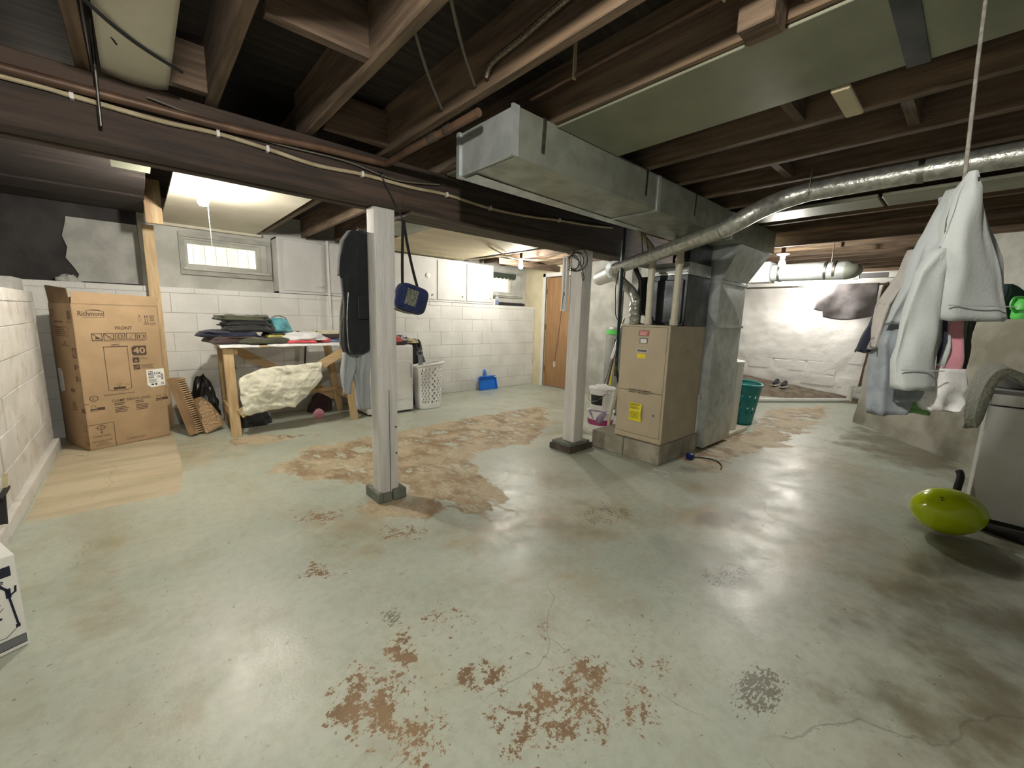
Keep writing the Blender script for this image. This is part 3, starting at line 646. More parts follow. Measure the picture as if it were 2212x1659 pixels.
# ------------------------------------------------------------------ main beam and posts
YP = 2.43
bt = thing('support_beam', (2, YP, 1.865), 'long dark built-up timber beam carried by two white posts', 'beam')
for k in range(3):
    MB().box(-1.15, 5.55, YP+.066*k, YP+.066*k+.064, 1.867+.006*(k == 1), ZJ-.002).build('ply', M['beam'], bt, bevel=.004, seg=1)
MB().box(1.25, 5.55, YP-.012, YP-.001, 1.865, 1.93).build('nailer', M['beam'], bt, bevel=.003, seg=1)
MB().box(1.30, 4.8, YP-.02, YP+.22, 1.845, 1.8655).build('bottom_board', M['beam_low'], bt, bevel=.003, seg=1)
def post(name, x0, x1, y0, y1, z0, z1, label):
    t = thing(name, ((x0+x1)/2, (y0+y1)/2, 0), label, 'post', 'white timber posts under the beam')
    b = MB()
    def fn(u, v):
        q = u*4; k = int(q) % 4; f = q-int(q); c = [(x0, y0), (x1, y0), (x1, y1), (x0, y1)]
        x = c[k][0]*(1-f)+c[(k+1)%4][0]*f; y = c[k][1]*(1-f)+c[(k+1)%4][1]*f; z = z0+(z1-z0)*v
        cx, cy = (x0+x1)/2, (y0+y1)/2; e = 1+.018*nz((x*7, y*7, z*1.5), 1, 2)
        if f < .01 or f > .99: e -= .05
        return Vector((cx+(x-cx)*e, cy+(y-cy)*e, z))
    b.grid(fn, 24, 40, True, True); b.build('shaft', M['post'], t, smooth=True)
    return t
P1 = post('support_post', 1.085, 1.222, 2.475, 2.585, .058, 1.866, 'white painted timber post with grey collar, jacket and lunch bag hanging by it')
MB().box(1.158, 1.1615, 2.4705, 2.478, .06, .75).build('crack', M['cab_d'], P1)
for a in ((1.145, .32), (1.165, .50)): MB().cyl((1.205, 2.4725, a[1]), (1.205, 2.4765, a[1]), .006, 8).build('nail_head', M['black'], P1)
MB().box(1.065, 1.10, 2.455, 2.66, 0, .07).build('collar', M['grey_paint'], P1, bevel=.005)
MB().box(1.10, 1.158, 2.45, 2.48, 0, .062).build('collar', M['grey_paint'], P1, bevel=.008)
MB().box(1.168, 1.262, 2.445, 2.62, 0, .075).build('collar', M['grey_paint'], P1, bevel=.012)
MB().box(1.085, 1.222, 2.476, 2.584, 0, .06).build('foot', M['concrete'], P1)
tag(MB().tube([(1.085, 2.53, 1.715), (1.04, 2.53, 1.725), (1.005, 2.53, 1.735)], .0025, 6).build('nail', M['steel'], P1), 'long bent nail')
P2 = post('support_post', 2.965, 3.105, 2.40, 2.545, .085, 1.846, 'white painted timber post standing on stacked boards before the furnace')
MB().box(2.87, 3.21, 2.36, 2.62, 0, .055).build('base_board', M['old_board'], P2, bevel=.006)
MB().box(2.88, 3.17, 2.37, 2.60, .056, .085).build('base_board', M['grey_paint'], P2, bevel=.005)

# stud and hanging board by the box
t = MB(); t.box(.088, .178, 5.50, 5.578, 0, 2.03); tag(t.build('wooden_stud', M['pine'], bevel=.004, seg=1), 'upright pine stud behind the big cardboard box', 'stud')
t = MB(); t.box(.112, .236, 5.10, 5.14, 1.99, 2.374); tag(t.build('hanging_board', M['pine'], bevel=.004, seg=1), 'short pine board nailed up beside the white ceiling panel', 'board')

# ------------------------------------------------------------------ ductwork
def xbox(b, x0, x1, y0, y1, z0, z1, cr=.007, faces='lfrb'):
    """sheet-metal box whose sides are cross-broken (creased to a low pyramid)"""
    c = {'l': [(x0,y1,z0),(x0,y0,z0),(x0,y0,z1),(x0,y1,z1)], 'f': [(x0,y0,z0),(x1,y0,z0),(x1,y0,z1),(x0,y0,z1)],
         'r': [(x1,y0,z0),(x1,y1,z0),(x1,y1,z1),(x1,y0,z1)], 'b': [(x1,y1,z0),(x0,y1,z0),(x0,y1,z1),(x1,y1,z1)],
         't': [(x0,y0,z1),(x1,y0,z1),(x1,y1,z1),(x0,y1,z1)], 'd': [(x0,y1,z0),(x1,y1,z0),(x1,y0,z0),(x0,y0,z0)]}
    cx = Vector(((x0+x1)/2, (y0+y1)/2, (z0+z1)/2))
    for k in 'lfrbtd':
        q = [Vector(p) for p in c[k]]; m = sum(q, Vector())/4
        if k in faces:
            m += (m-cx).normalized()*cr; b.add(q+[m], [(0,1,4),(1,2,4),(2,3,4),(3,0,4)])
        else: b.add(q, [(0,1,2,3)])
    return b
t = thing('trunk_duct', (2.5, 1.65, 1.93), 'long galvanised rectangular supply duct hung under the joists', 'duct')
xs = [1.29, 2.50, 3.70, 4.76]
for i in range(3):
    xbox(MB(), xs[i]+(.001 if i else 0), xs[i+1]-.001, 1.45, 1.86, 1.932, 2.135, .006, 'fbd').build('duct_section', M['galv_d'], t)
    if i: 
        b = MB(); b.box(xs[i]-.018, xs[i]+.018, 1.444, 1.449, 1.93, 2.135); b.box(xs[i]-.018, xs[i]+.018, 1.445, 1.865, 1.926, 1.931); b.box(xs[i]-.018, xs[i]+.018, 1.861, 1.866, 1.93, 2.135)
        b.build('seam_cleat', M['galv'], t)
MB().box(1.272, 1.289, 1.452, 1.858, 1.934, 2.133).build('end_cap', M['galv'], t, bevel=.003, seg=1)
MB().box(1.262, 1.30, 1.845, 1.870, 1.925, 2.137).build('end_flange', M['galv'], t)
MB().box(1.262, 1.30, 1.443, 1.458, 1.932, 2.137).build('end_flange', M['galv'], t)
for x, y0 in ((1.46, 1.447), (2.35, 1.447), (3.0, 1.447)):
    MB().bar((x, y0-.002, 2.137), (x-.01, y0-.004, 1.985), .022, .002, (0, 1, 0)).build('hanger_strap', M['steel'], t)
b = MB(); b.add([(1.30, 1.75, 1.926), (2.9, 1.80, 1.9285), (2.9, 1.862, 1.9285), (1.30, 1.862, 1.926), (1.30, 1.75, 1.924), (2.9, 1.80, 1.9265), (2.9, 1.862, 1.9265), (1.30, 1.862, 1.924)], [(0,1,2,3),(4,7,6,5),(0,4,5,1),(1,5,6,2),(2,6,7,3),(3,7,4,0)])
b.build('bottom_lap', M['galv'], t)

t = thing('joist_pan', (1.75, 0, ZJ), 'wide greenish sheet metal pan nailed under one joist bay beside the trunk duct', 'duct')
MB().box(1.545, 2.045, -2.9, .24, ZJ-.012, ZJ-.003).build('pan_sheet', M['pan'], t, bevel=.002, seg=1)
MB().box(1.545, 2.035, .27, 1.445, ZJ-.013, ZJ-.003).build('pan_sheet', M['pan'], t, bevel=.002, seg=1)
MB().box(1.545, 2.035, 1.87, 2.40, ZJ-.013, ZJ-.003).build('pan_sheet', M['pan'], t, bevel=.002, seg=1)
MB().box(1.542, 2.05, .225, .285, ZJ-.017, ZJ-.0125).build('seam_cleat', M['galv_dark'], t)
t = thing('joist_pan', (3.95, 0, ZJ), 'narrow pale sheet metal pan under the joists beyond the silver pipe', 'duct')
for y0, y1 in ((-2.9, .55), (.57, 1.40)): MB().box(3.80, 4.10, y0, y1, ZJ-.03, ZJ-.003).build('pan_sheet', M['pan'], t, bevel=.004, seg=1)
t = thing('joist_pan', (.08, 2.2, ZJ), 'sagging pale sheet panel between two joists above the beam', 'panel')
b = MB()
def sag(u, v):
    x = -.03+.20*u; y = -1.2+3.62*v; return Vector((x, y, ZJ+.004-.012*sin(pi*u)*(.4+.6*v) + .05*max(0, u-.86)*5*.14 + .003*nz((x*6, y*3, 0))))
b.grid(sag, 12, 40); b.build('pan_sheet', M['drywall'], t, smooth='all', solid=.006)
MB().tube(spline([(-.06, 1.86, 2.125), (.02, 1.98, 2.12), (.10, 2.07, 2.12), (.20, 2.16, 2.125)]), .006, 8).build('wire', M['cord'], t)

# return drop beside the furnace
t = thing('return_duct', (4.3, 1.77, 0), 'tall galvanised return air duct with creased sides standing beside the tan furnace', 'duct')
xbox(MB(), 3.98, 4.62, 1.625, 1.91, .035, 1.20, .020, 'lfr').build('lower_section', M['galv'], t)
xbox(MB(), 3.985, 4.60, 1.615, 1.88, 1.215, 1.61, .016, 'lfr').build('middle_section', M['galv'], t)
MB().box(3.972, 4.628, 1.608, 1.918, 1.196, 1.218).build('seam_flange', M['galv'], t)
MB().box(3.975, 4.612, 1.603, 1.892, 1.606, 1.628).build('seam_flange', M['galv'], t)
b = MB(); lo = [(3.985,1.615),(4.60,1.615),(4.60,1.88),(3.985,1.88)]; hi = [(3.985,1.47),(4.74,1.47),(4.74,1.855),(3.985,1.855)]
vs = [(x,y,1.625) for x,y in lo]+[(x,y,1.928) for x,y in hi]; b.add(vs, [(3,2,1,0),(4,5,6,7)])
for k in range(4):
    q = [Vector(vs[k]), Vector(vs[(k+1)%4]), Vector(vs[4+(k+1)%4]), Vector(vs[4+k])]; m = sum(q, Vector())/4; n = (q[1]-q[0]).cross(q[3]-q[0]).normalized()
    b.add(q+[m+n*.014], [(0,1,4),(1,2,4),(2,3,4),(3,0,4)])
b.build('transition', M['galv'], t)
for x in (4.05, 4.52): MB().box(x-.03, x+.03, 1.70, 1.86, 0, .034).build('foot', M['old_board'], t)
ik = Ink(frame((3.968, 1.79, .52), (0,-1,0), (0,0,1)))
for k in range(3): ik.lines(.02+k*.035, .06-.01*k, .022, 5, .012, .005)
ik.done('stamp', M['grey_ink'], t)
t = thing('filter', (3.955, 1.92, 0), 'white furnace filter with blue lettering slid in beside the return duct', 'filter')
MB().box(3.945, 3.972, 1.695, 1.93, .178, .56).build('frame', M['label'], t)
MB().box(3.942, 3.9445, 1.70, 1.88, .20, .54).build('media', M['black'], t)
ik = Ink(frame((3.944, 1.93, .18), (0,-1,0), (0,0,1)), .0028)
for z in (.02, .13, .25): ik.rect(.012, .036, z, z+.09)
ik.done('print', M['navy_ink'], t)

# ------------------------------------------------------------------ furnace on its block pad
for i, (x0, x1, y0, y1) in enumerate([(3.24, 3.615, 2.045, 2.395), (3.24, 3.615, 1.68, 2.035), (3.625, 3.96, 2.045, 2.395), (3.625, 3.96, 1.68, 2.035)]):
    b = MB().box(x0, x1, y0, y1, 0, .172)
    lb = ['rough concrete block of the furnace pad, the front one next to the buckets', 'rough concrete block of the furnace pad, the front one below the yellow label',
          'rough concrete block of the furnace pad behind the buckets', 'rough concrete block of the furnace pad next to the return duct'][i]
    tag(b.build('concrete_block', M['concrete'], bevel=.010), lb, 'block', 'concrete blocks under the furnace')
F0, F1, FX = 2.165, 1.692, 3.27
t = thing('furnace', (3.6, 1.93, .173), 'tall tan metal furnace with yellow energy label on its lower door', 'furnace')
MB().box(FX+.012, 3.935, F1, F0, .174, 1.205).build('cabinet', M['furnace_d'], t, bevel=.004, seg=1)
MB().box(FX, FX+.012, F1+.022, F0-.012, .62, 1.188).build('upper_door', M['furnace'], t, bevel=.004)
MB().box(FX, FX+.012, F1+.022, F0-.012, .225, .614).build('lower_door', M['furnace'], t, bevel=.004)
MB().box(FX+.004, FX+.0125, F1, F1+.020, .178, 1.20).build('edge_trim', M['furnace'], t)
MB().box(FX+.002, FX+.0125, F1+.005, F0-.004, .178, .222).build('base_trim', M['furnace'], t, bevel=.003)
MB().box(FX+.002, FX+.0125, F1+.005, F0-.004, 1.190, 1.206).build('top_trim', M['furnace'], t)
U = frame((FX-.0005, F0, 0), (0,-1,0), (0,0,1))
def sheet(name, u0, u1, v0, v1, m, th=.002):
    b = MB(); b.box(u0, u1, v0, v1, 0, th, U); return b.build(name, m, t)
p = sheet('warning_label', .185, .285, 1.11, 1.16, M['grey_ink']); Ink(U, .0026).rect(.19, .28, 1.114, 1.156).done('label_face', M['red_l'], p)
Ink(U, .003).text('DANGER', .20, 1.135, .014, .07).lines(.20, 1.128, .07, 2, .008, .003).done('print', M['label'], p)
p = sheet('rating_plate', .20, .275, 1.045, 1.092, M['cab_d']); Ink(U, .0028).rect(.208, .268, 1.05, 1.085).done('label_face', M['label'], p)
p = sheet('view_slot', .175, .285, .965, .998, M['cab']); Ink(U, .0028).rect(.185, .276, .972, .990).done('slot', M['cab_d'], p)
sheet('yellow_sticker', .185, .27, .915, .955, M['yellow'])
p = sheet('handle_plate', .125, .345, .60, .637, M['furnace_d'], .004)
ik = Ink(U, .0046); ik.rect(.13, .215, .624, .631); ik.rect(.255, .34, .624, .631); ik.ring(.235, .618, .012, .012, .005); ik.lines(.13, .612, .08, 2, .008, .004).lines(.26, .612, .08, 2, .008, .004); ik.done('print', M['print'], p)
b = MB(); b.grid(lambda u, v: U @ Vector((.150+.125*u, .345+.165*v, .003+.014*sin(pi*v*1.0)**2*(u) + .004)), 8, 10); p = b.build('energy_label', M['yellow'], t, solid=.001)
ik = Ink(U @ Matrix.Translation((.150, .345, .0)), .019)
ik.text('ENERGYGUIDE', .012, .148, .011, .10, .01).rect(.012, .112, .083, .086).lines(.012, .132, .10, 3, .009, .002).lines(.012, .07, .10, 5, .010, .002).poly([(.085, .10), (.095, .10), (.09, .092)]); ik.done('print', M['black_ink'], p)
MB().cyl(U @ Vector((.385, .425, 0)), U @ Vector((.385, .425, .004)), .009, 12).build('lock', M['cab_d'], t)
MB().cyl((3.62, F1+.001, .98), (3.62, F1-.004, .98), .008, 10).build('plug', M['cab_d'], t)

t = thing('coil_cabinet', (3.7, 1.93, 1.206), 'dark sheet metal coil cabinet on top of the furnace', 'cabinet')
MB().box(3.50, 3.935, 1.69, 2.17, 1.207, 1.64).build('case', M['galv_dark'], t, bevel=.004, seg=1)
MB().box(3.485, 3.499, 1.72, 2.14, 1.225, 1.60).build('access_panel', M['galv_dark'], t, bevel=.006, seg=1)
MB().box(3.50, 3.935, 1.69, 2.00, 1.642, 1.745).build('collar', M['galv'], t)
MB().box(3.52, 3.935, 1.70, 1.855, 1.746, 1.927).build('plenum', M['galv_dark'], t)
for z in (1.66, 1.70): MB().box(3.488, 3.499, 1.70, 2.0, z, z+.012).build('seam', M['steel'], t)

def pipe(name, pts, r, m, label, cat, k=5, n=12, group=None, joints=None, jm=None):
    P = spline(pts, k) if k > 1 else pts
    if joints is None: return tag(MB().tube(P, r, n).build(name, m, smooth=True), label, cat, group)
    t = thing(name, pts[0], label, cat, group); MB().tube(P, r, n).build('pipe', m, t, smooth=True)
    for a, c in joints: MB().tube([a, c], r*1.18, n).build('coupling', jm or m, t, smooth=True)
    return t
pipe('vent_pipe', [(3.40,1.975,1.207),(3.40,1.978,1.5),(3.40,1.98,1.80),(3.40,2.0,1.87),(3.40,2.10,1.98),(3.40,2.16,2.06),(3.40,2.17,2.13)], .030, M['pvc'], 'cream plastic vent pipe rising from the furnace and bending past the trunk duct', 'pipe', group='furnace vent pipes', joints=[((3.40,1.975,1.21),(3.40,1.975,1.26)),((3.40,1.979,1.74),(3.40,1.98,1.82))])
pipe('vent_pipe', [(3.40,1.735,1.207),(3.40,1.73,1.5),(3.40,1.728,1.80),(3.40,1.728,1.926)], .030, M['pvc'], 'straight cream plastic vent pipe running up to the trunk duct bottom', 'pipe', k=1, group='furnace vent pipes', joints=[((3.40,1.735,1.21),(3.40,1.735,1.26)),((3.40,1.729,1.70),(3.40,1.728,1.76))])
# silver pipe that crosses the room
t = thing('silver_pipe', (3.05, .4, 2.03), 'silver round metal pipe crossing under the joists and dipping below the trunk duct', 'pipe')
PP = [(3.06,-2.95,2.035),(3.06,-1.0,2.035),(3.06,.30,2.035),(3.06,.80,2.03)]
MB().tube(PP, .054, 18).build('straight_pipe', M['alu'], t, smooth=True)
MB().tube(spline([(3.06,.79,2.03),(3.02,.92,1.995),(2.955,1.02,1.94),(2.93,1.10,1.895),(2.935,1.22,1.845)], 5), [.056]*21, 18).build('elbow', M['alu'], t, smooth=True)
MB().tube([(2.932,1.21,1.848),(3.12,1.70,1.79),(3.40,2.36,1.72)], .054, 18).build('lower_pipe', M['alu'], t, smooth=True)
MB().tube(spline([(3.395,2.345,1.722),(3.43,2.40,1.70),(3.43,2.37,1.66),(3.42,2.27,1.58),(3.41,2.17,1.50),(3.40,2.12,1.42)], 4), .046, 14).build('drop_pipe', M['alu'], t, smooth=True)
rr = [.044+.006*(i % 2) for i in range(25)]
MB().tube([(3.40+.006*sin(i), 2.12-.004*i/24, 1.43-.222*i/24) for i in range(25)], rr, 14).build('flexible_sleeve', M['alu'], t, smooth=True)
for a in ((3.06,.30,2.035), (3.06,-.6,2.035)): MB().tube([(a[0], a[1]-.012, a[2]), (a[0], a[1]+.012, a[2])], .058, 18).build('joint_band', M['steel'], t, smooth=True)
MB().bar((2.99,.76,2.14), (3.0,.77,2.0), .022, .003, (0,1,0)).build('hanger_strap', M['steel'], t)
MB().bar((3.02,1.905,2.13), (3.15,1.93,1.80), .018, .003, (0,1,0)).build('hanger_strap', M['steel'], t)
MB().bar((3.02,1.905,2.13), (3.27,1.94,1.80), .018, .003, (0,1,0)).build('hanger_strap', M['steel'], t)
pipe('round_duct', [(3.44,2.40,1.72),(3.75,2.62,1.735),(4.3,3.2,1.75)], .085, M['galv'], 'short galvanised round duct running away behind the second post', 'duct', k=1, n=18)
pipe('gas_pipe', [(3.30,2.215,2.13),(3.30,2.215,1.6),(3.30,2.21,1.0),(3.30,2.21,.80),(3.33,2.19,.66)], .014, M['f_jade'], 'dark green gas pipe dropping down the left side of the furnace', 'pipe', k=1, joints=[((3.30,2.21,.90),(3.30,2.21,.85)),((3.30,2.21,.82),(3.30,2.21,.72))], jm=M['iron'])
pipe('refrigerant_line', [(3.44,2.20,1.78),(3.44,2.15,1.68),(3.445,2.11,1.60),(3.445,2.10,1.45),(3.445,2.085,1.32),(3.46,2.03,1.275),(3.482,2.0,1.27)], .020, M['black'], 'thick black insulated tube curving into the coil cabinet', 'hose', k=5)
pipe('drain_line', [(3.31,2.235,1.95),(3.31,2.24,1.75),(3.31,2.245,1.45),(3.32,2.24,1.30),(3.34,2.235,1.22)], .008, M['pvc_w'], 'thin white drain tube beside the furnace', 'tube', k=4)
pipe('thermostat_wire', [(3.33,2.26,1.72),(3.31,2.28,1.55),(3.31,2.27,1.40),(3.30,2.25,1.28),(3.315,2.2,1.21)], .004, M['cord'], 'thin dark wire looping beside the furnace', 'wire', k=5)
b = MB(); b.prism([(-.03,-.02),(.035,-.03),(.045,0),(.0,.05),(-.03,.05)], (0,.03), frame((3.44,2.03,1.24),(0,-1,0),(0,0,1))); tag(b.build('pressure_switch', M['bulb_off'], bevel=.004), 'small cream switch bracket on the furnace top', 'switch')

# ------------------------------------------------------------------ pipes and cables on the ceiling
pipe('iron_pipe', [(-1.0,2.395,2.045),(.307,2.395,2.05),(.762,2.395,2.075),(1.08,2.395,2.085),(1.13,2.36,2.085),(1.135,2.1,2.09),(1.15,1.85,2.095),(1.16,1.55,2.10)], .018, M['copper_br'], 'old brown iron pipe along the beam turning to the duct end', 'pipe', k=3,
     joints=[((1.142,1.93,2.093),(1.147,1.87,2.094)),((1.15,1.80,2.095),(1.153,1.76,2.096))], jm=M['iron'])
cab = [(-1.1,2.02),(-.283,2.025),(-.122,2.022),(.134,2.012),(.336,2.022),(.533,2.010),(.76,1.993),(1.001,2.005),(1.3,2.003),(1.558,2.012),(1.922,1.997),(2.285,2.008),(2.65,2.04),(3.021,2.062),(3.4,2.10)]
t = thing('cable', (1, 2.42, 2.0), 'cream electrical cable stapled along the face of the dark beam', 'cable')
MB().tube(spline([(x, YP-.010-(.004 if i % 2 else 0), z) for i, (x, z) in enumerate(cab)], 6), .0095, 8).build('sheath', M['cable'], t, smooth=True)
for x, z in (cab[2], cab[4], cab[5], cab[7], cab[9], cab[10], cab[12]): MB().box(x-.006, x+.006, YP-.024, YP, z-.014, z+.014).build('staple', M['white_pl'], t)
pipe('cable', [(.10,2.412,2.09),(.5,2.412,2.045),(.9,2.412,2.05),(1.2,2.412,2.02),(1.5,2.412,2.06)], .004, M['cable_d'], 'thin grey wire drooping along the top of the beam', 'wire')
t = thing('armoured_cable', (1.09,1.2,2.2), 'ribbed armoured cable running along the side of a joist', 'cable')
P = spline([(1.082,-.6,2.25),(1.082,.5,2.24),(1.082,.961,2.225),(1.08,1.2,2.20),(1.082,1.36,2.19),(1.098,1.42,2.168)], 24)
MB().tube(P, [.0105+.0016*(i % 2) for i in range(len(P))], 8).build('armour', M['bx'], t)
for i, (a, c) in enumerate([((.70,1.35,2.26),(1.1,1.75,2.16)),((.715,1.15,2.25),(1.1,1.5,2.165))]):
    pipe('cable', [a, tuple((q+w)/2-(.03 if j == 2 else 0) for j, (q, w) in enumerate(zip(a, c))), c], .006, M['cable_d'], ['grey cable sagging from joist to joist, the one closer to the beam', 'grey cable sagging from joist to joist beside the armoured cable'][i], 'cable')
t = thing('copper_tube', (1.35,.8,2.16), 'thin reddish tube clipped along the dark joist bay beside the duct', 'pipe')
MB().tube([(1.343,-2.9,2.17),(1.343,.62,2.17),(1.35,1.23,2.175),(1.36,1.44,2.18)], .007, 8).build('tube', M['copper_br'], t, smooth=True)
for y in (.62, 1.18): MB().bar((1.343,y,2.374), (1.343,y,2.158), .016, .006).build('clip', M['cable'], t)
pipe('nail_rod', [(-.045,2.38,2.30),(-.047,2.38,2.1),(-.049,2.38,1.925)], .006, M['steel'], 'thin grey rod hanging in front of the beam', 'rod', k=1)
# loose cables round the second bulb
for i, pts in enumerate([[(3.0,5.2,2.10),(3.6,5.1,2.06),(4.0,4.8,2.12),(4.22,4.62,2.10)], [(3.4,4.3,2.13),(3.7,4.3,2.05),(4.0,4.5,2.07),(4.23,4.59,2.09)], [(4.7,4.0,2.13),(4.5,4.3,2.08),(4.27,4.58,2.09)], [(4.2,3.6,2.13),(4.25,4.1,2.06),(4.25,4.57,2.09)]]):
    pipe('cable', pts, .008, M['cable'], ['cream cable looping to the bulb by the door, coming from above the cabinets', 'cream cable looping to the bulb by the door, coming from the cream ceiling panel', 'cream cable looping to the bulb by the door, coming from the door wall', 'short cream cable hanging to the bulb by the door from the beam side'][i], 'cable')
pipe('round_duct', [(3.95,2.7,2.22),(3.95,4.2,2.22),(3.95,5.6,2.22)], .075, M['galv'], 'galvanised round duct lying between joists above the bulb by the door', 'duct', k=1, n=16)
# far room services
t = thing('round_duct', (5.9, 1.4, 1.87), 'fat galvanised round duct with end cap hanging in the far room', 'duct')
MB().tube([(5.9,1.78,1.875),(5.9,1.06,1.86)], .100, 24).build('duct_pipe', M['galv'], t, smooth=True)
for y in (1.70, 1.24, 1.16): MB().tube([(5.9,y-.012,1.87),(5.9,y+.012,1.87)], .106, 24).build('joint_band', M['steel'], t, smooth=True)
MB().tube(spline([(5.9,1.07,1.86),(5.9,.99,1.865),(5.92,.95,1.90)], 4), [.10,.10,.097,.092,.085,.078,.07,.06,.04], 20).build('end_cap', M['galv_d'], t, smooth=True)
MB().box(5.78, 6.02, 1.79, 2.05, 1.76, 2.0).build('boot', M['galv'], t)
MB().bar((5.9,1.2,2.375), (5.9,1.2,1.955), .035, .004, (0,1,0)).build('hanger_strap', M['steel'], t)
pipe('clothes_rod', [(8.5,3.5,1.905),(8.5,1.0,1.905)], .016, M['steel'], 'long metal rod carrying the grey towel in the far room', 'rod', k=1)
pipe('iron_pipe', [(8.72,1.00,1.93),(8.72,1.03,1.915),(8.72,1.05,1.88),(8.70,1.10,.9),(8.68,1.14,.30)], .034, M['copper_br'], 'brown upright drain pipe standing before the far white wall', 'pipe', k=1)
t = thing('floor_drain_pipe', (7.9,1.9,.03), 'white plastic pipe lying along the floor with an elbow at the brown pipe', 'pipe')
MB().tube([(6.3,2.95,.035),(8.75,1.27,.035)], .032, 14).build('floor_run', M['pvc_w'], t, smooth=True)
MB().tube(spline([(8.745,1.272,.03),(8.75,1.27,.10),(8.75,1.27,.24),(8.745,1.255,.285),(8.72,1.20,.30),(8.69,1.16,.30)], 4), .034, 14).build('riser', M['pvc_w'], t, smooth=True)
MB().tube([(8.75,1.27,.0),(8.75,1.27,.075)], .042, 14).build('coupling', M['pvc_w'], t, smooth=True)
t = MB(); t.box(4.9, 4.94, -.3, 1.5, 2.02, 2.1375); tag(t.build('wood_blocking', M['joist'], bevel=.003, seg=1), 'brown board fixed under the joists beyond the narrow metal pan', 'board')
b = MB(); b.box(2.055, 2.335, .44, .50, 2.118, 2.1355); tag(b.build('painted_block', M['cream_wall'], bevel=.004, seg=1), 'short cream painted board nailed under the joists right of the wide pan', 'board')

b = MB(); b.box(1.40, 1.50, .50, .60, 2.09, 2.374); tag(b.build('wood_block', M['joist'], bevel=.004, seg=1), 'brown wooden block hanging between joists left of the wide pan', 'block')

# ------------------------------------------------------------------ wall cabinets on the ledge
def cabinet(x0, x1, doors, label, knobs):
    t = thing('wall_cabinet', ((x0+x1)/2, 5.7, 1.453), label, 'cabinet', 'white wall cabinets on the ledge')
    b = MB(); y0, y1, z0, z1, w = 5.605, 5.845, 1.456, 2.10, .018
    b.box(x0, x0+w, y0, y1, z0, z1); b.box(x1-w, x1, y0, y1, z0, z1); b.box(x0, x1, y0, y1, z0, z0+w); b.box(x0, x1, y0, y1, z1-w, z1); b.box(x0, x1, y1-.008, y1, z0, z1)
    b.build('carcass', M['cab'], t)
    f = MB(); f.box(x0, x1, 5.592, 5.606, z0, z0+.035); f.box(x0, x1, 5.592, 5.606, z1-.03, z1)
    xs = [x0] + [ (doors[i][1]+doors[i+1][0])/2 for i in range(len(doors)-1)] + [x1]
    ed = [x0] + [q for d in doors for q in d] + [x1]
    for i in range(0, len(ed), 2): f.box(ed[i]-(.008 if i else 0), ed[i+1]+(.008 if i+2 < len(ed) else 0), 5.592, 5.606, z0+.035, z1-.03)
    f.build('face_frame', M['cab'], t)
    MB().box(x0+.02, x1-.02, 5.61, 5.614, z0+.03, z1-.03).build('shadow_gap', M['cab_d'], t)
    for i, (a, c) in enumerate(doors):
        d = MB().box(a, c, 5.578, 5.591, z0+.030, z1-.026).build('door', M['cab'], t, bevel=.004)
        kx = c-.05 if knobs[i] else a+.05
        MB().lathe([(0,0),(.012,.004),(.008,.010),(.014,.018),(.012,.024),(0,.026)], (kx, 5.578, z0+.10), 12, rot('X', 90)).build('knob', M['cab'], d, smooth=True)
    return t
cabinet(1.265, 2.855, [(1.325, 1.795), (1.835, 2.325), (2.36, 2.84)], 'white wall cabinet with three flat doors right of the first window', [1, 1, 1])
cb = cabinet(2.860, 4.54, [(2.875, 3.405), (3.44, 3.955), (3.985, 4.52)], 'white wall cabinet with three flat doors reaching the second window', [1, 1, 1])
MB().lathe([(0,0),(.038,.002),(.038,.012),(.02,.018),(0,.018)], (3.27, 5.577, 1.83), 18, rot('X', 90)).build('round_dial', M['bulb_off'], cb, smooth=True)
pipe('conduit', [(1.835,5.563,.93),(1.83,5.563,1.5),(1.825,5.563,2.12)], .013, M['trimw'], 'white painted conduit running up in front of the cabinets', 'pipe', k=1)
# things on the ledge under the second window
t = thing('water_bottle', (4.70,5.68,1.453), 'clear plastic water bottle on the block ledge', 'bottle')
MB().lathe([(0,0),(.033,0),(.036,.02),(.036,.12),(.030,.15),(.014,.175),(.014,.185),(0,.185)], (4.70,5.68,1.453), 16).build('body', M['clear'], t, smooth=True)
MB().lathe([(.0365,.03),(.0372,.035),(.0372,.075),(.0365,.08)], (4.70,5.68,1.453), 16).build('label_band', M['f_check'], t, smooth=True)
MB().lathe([(0,.184),(.016,.184),(.016,.20),(0,.20)], (4.70,5.68,1.453), 12).build('cap', M['white_pl'], t)
b = MB().lathe([(0,0),(.024,0),(.026,.09),(.022,.10),(0,.10)], (4.62,5.66,1.453), 14); tag(b.build('small_cup', M['white_pl'], smooth=True), 'small white cup beside the water bottle', 'cup')
tag(fold('folded_cloth', (5.05,5.70,1.453), (.58,.14,.055), 0, M['f_black'], seed=3), 'black folded cloth lying along the ledge under the second window', 'clothing')

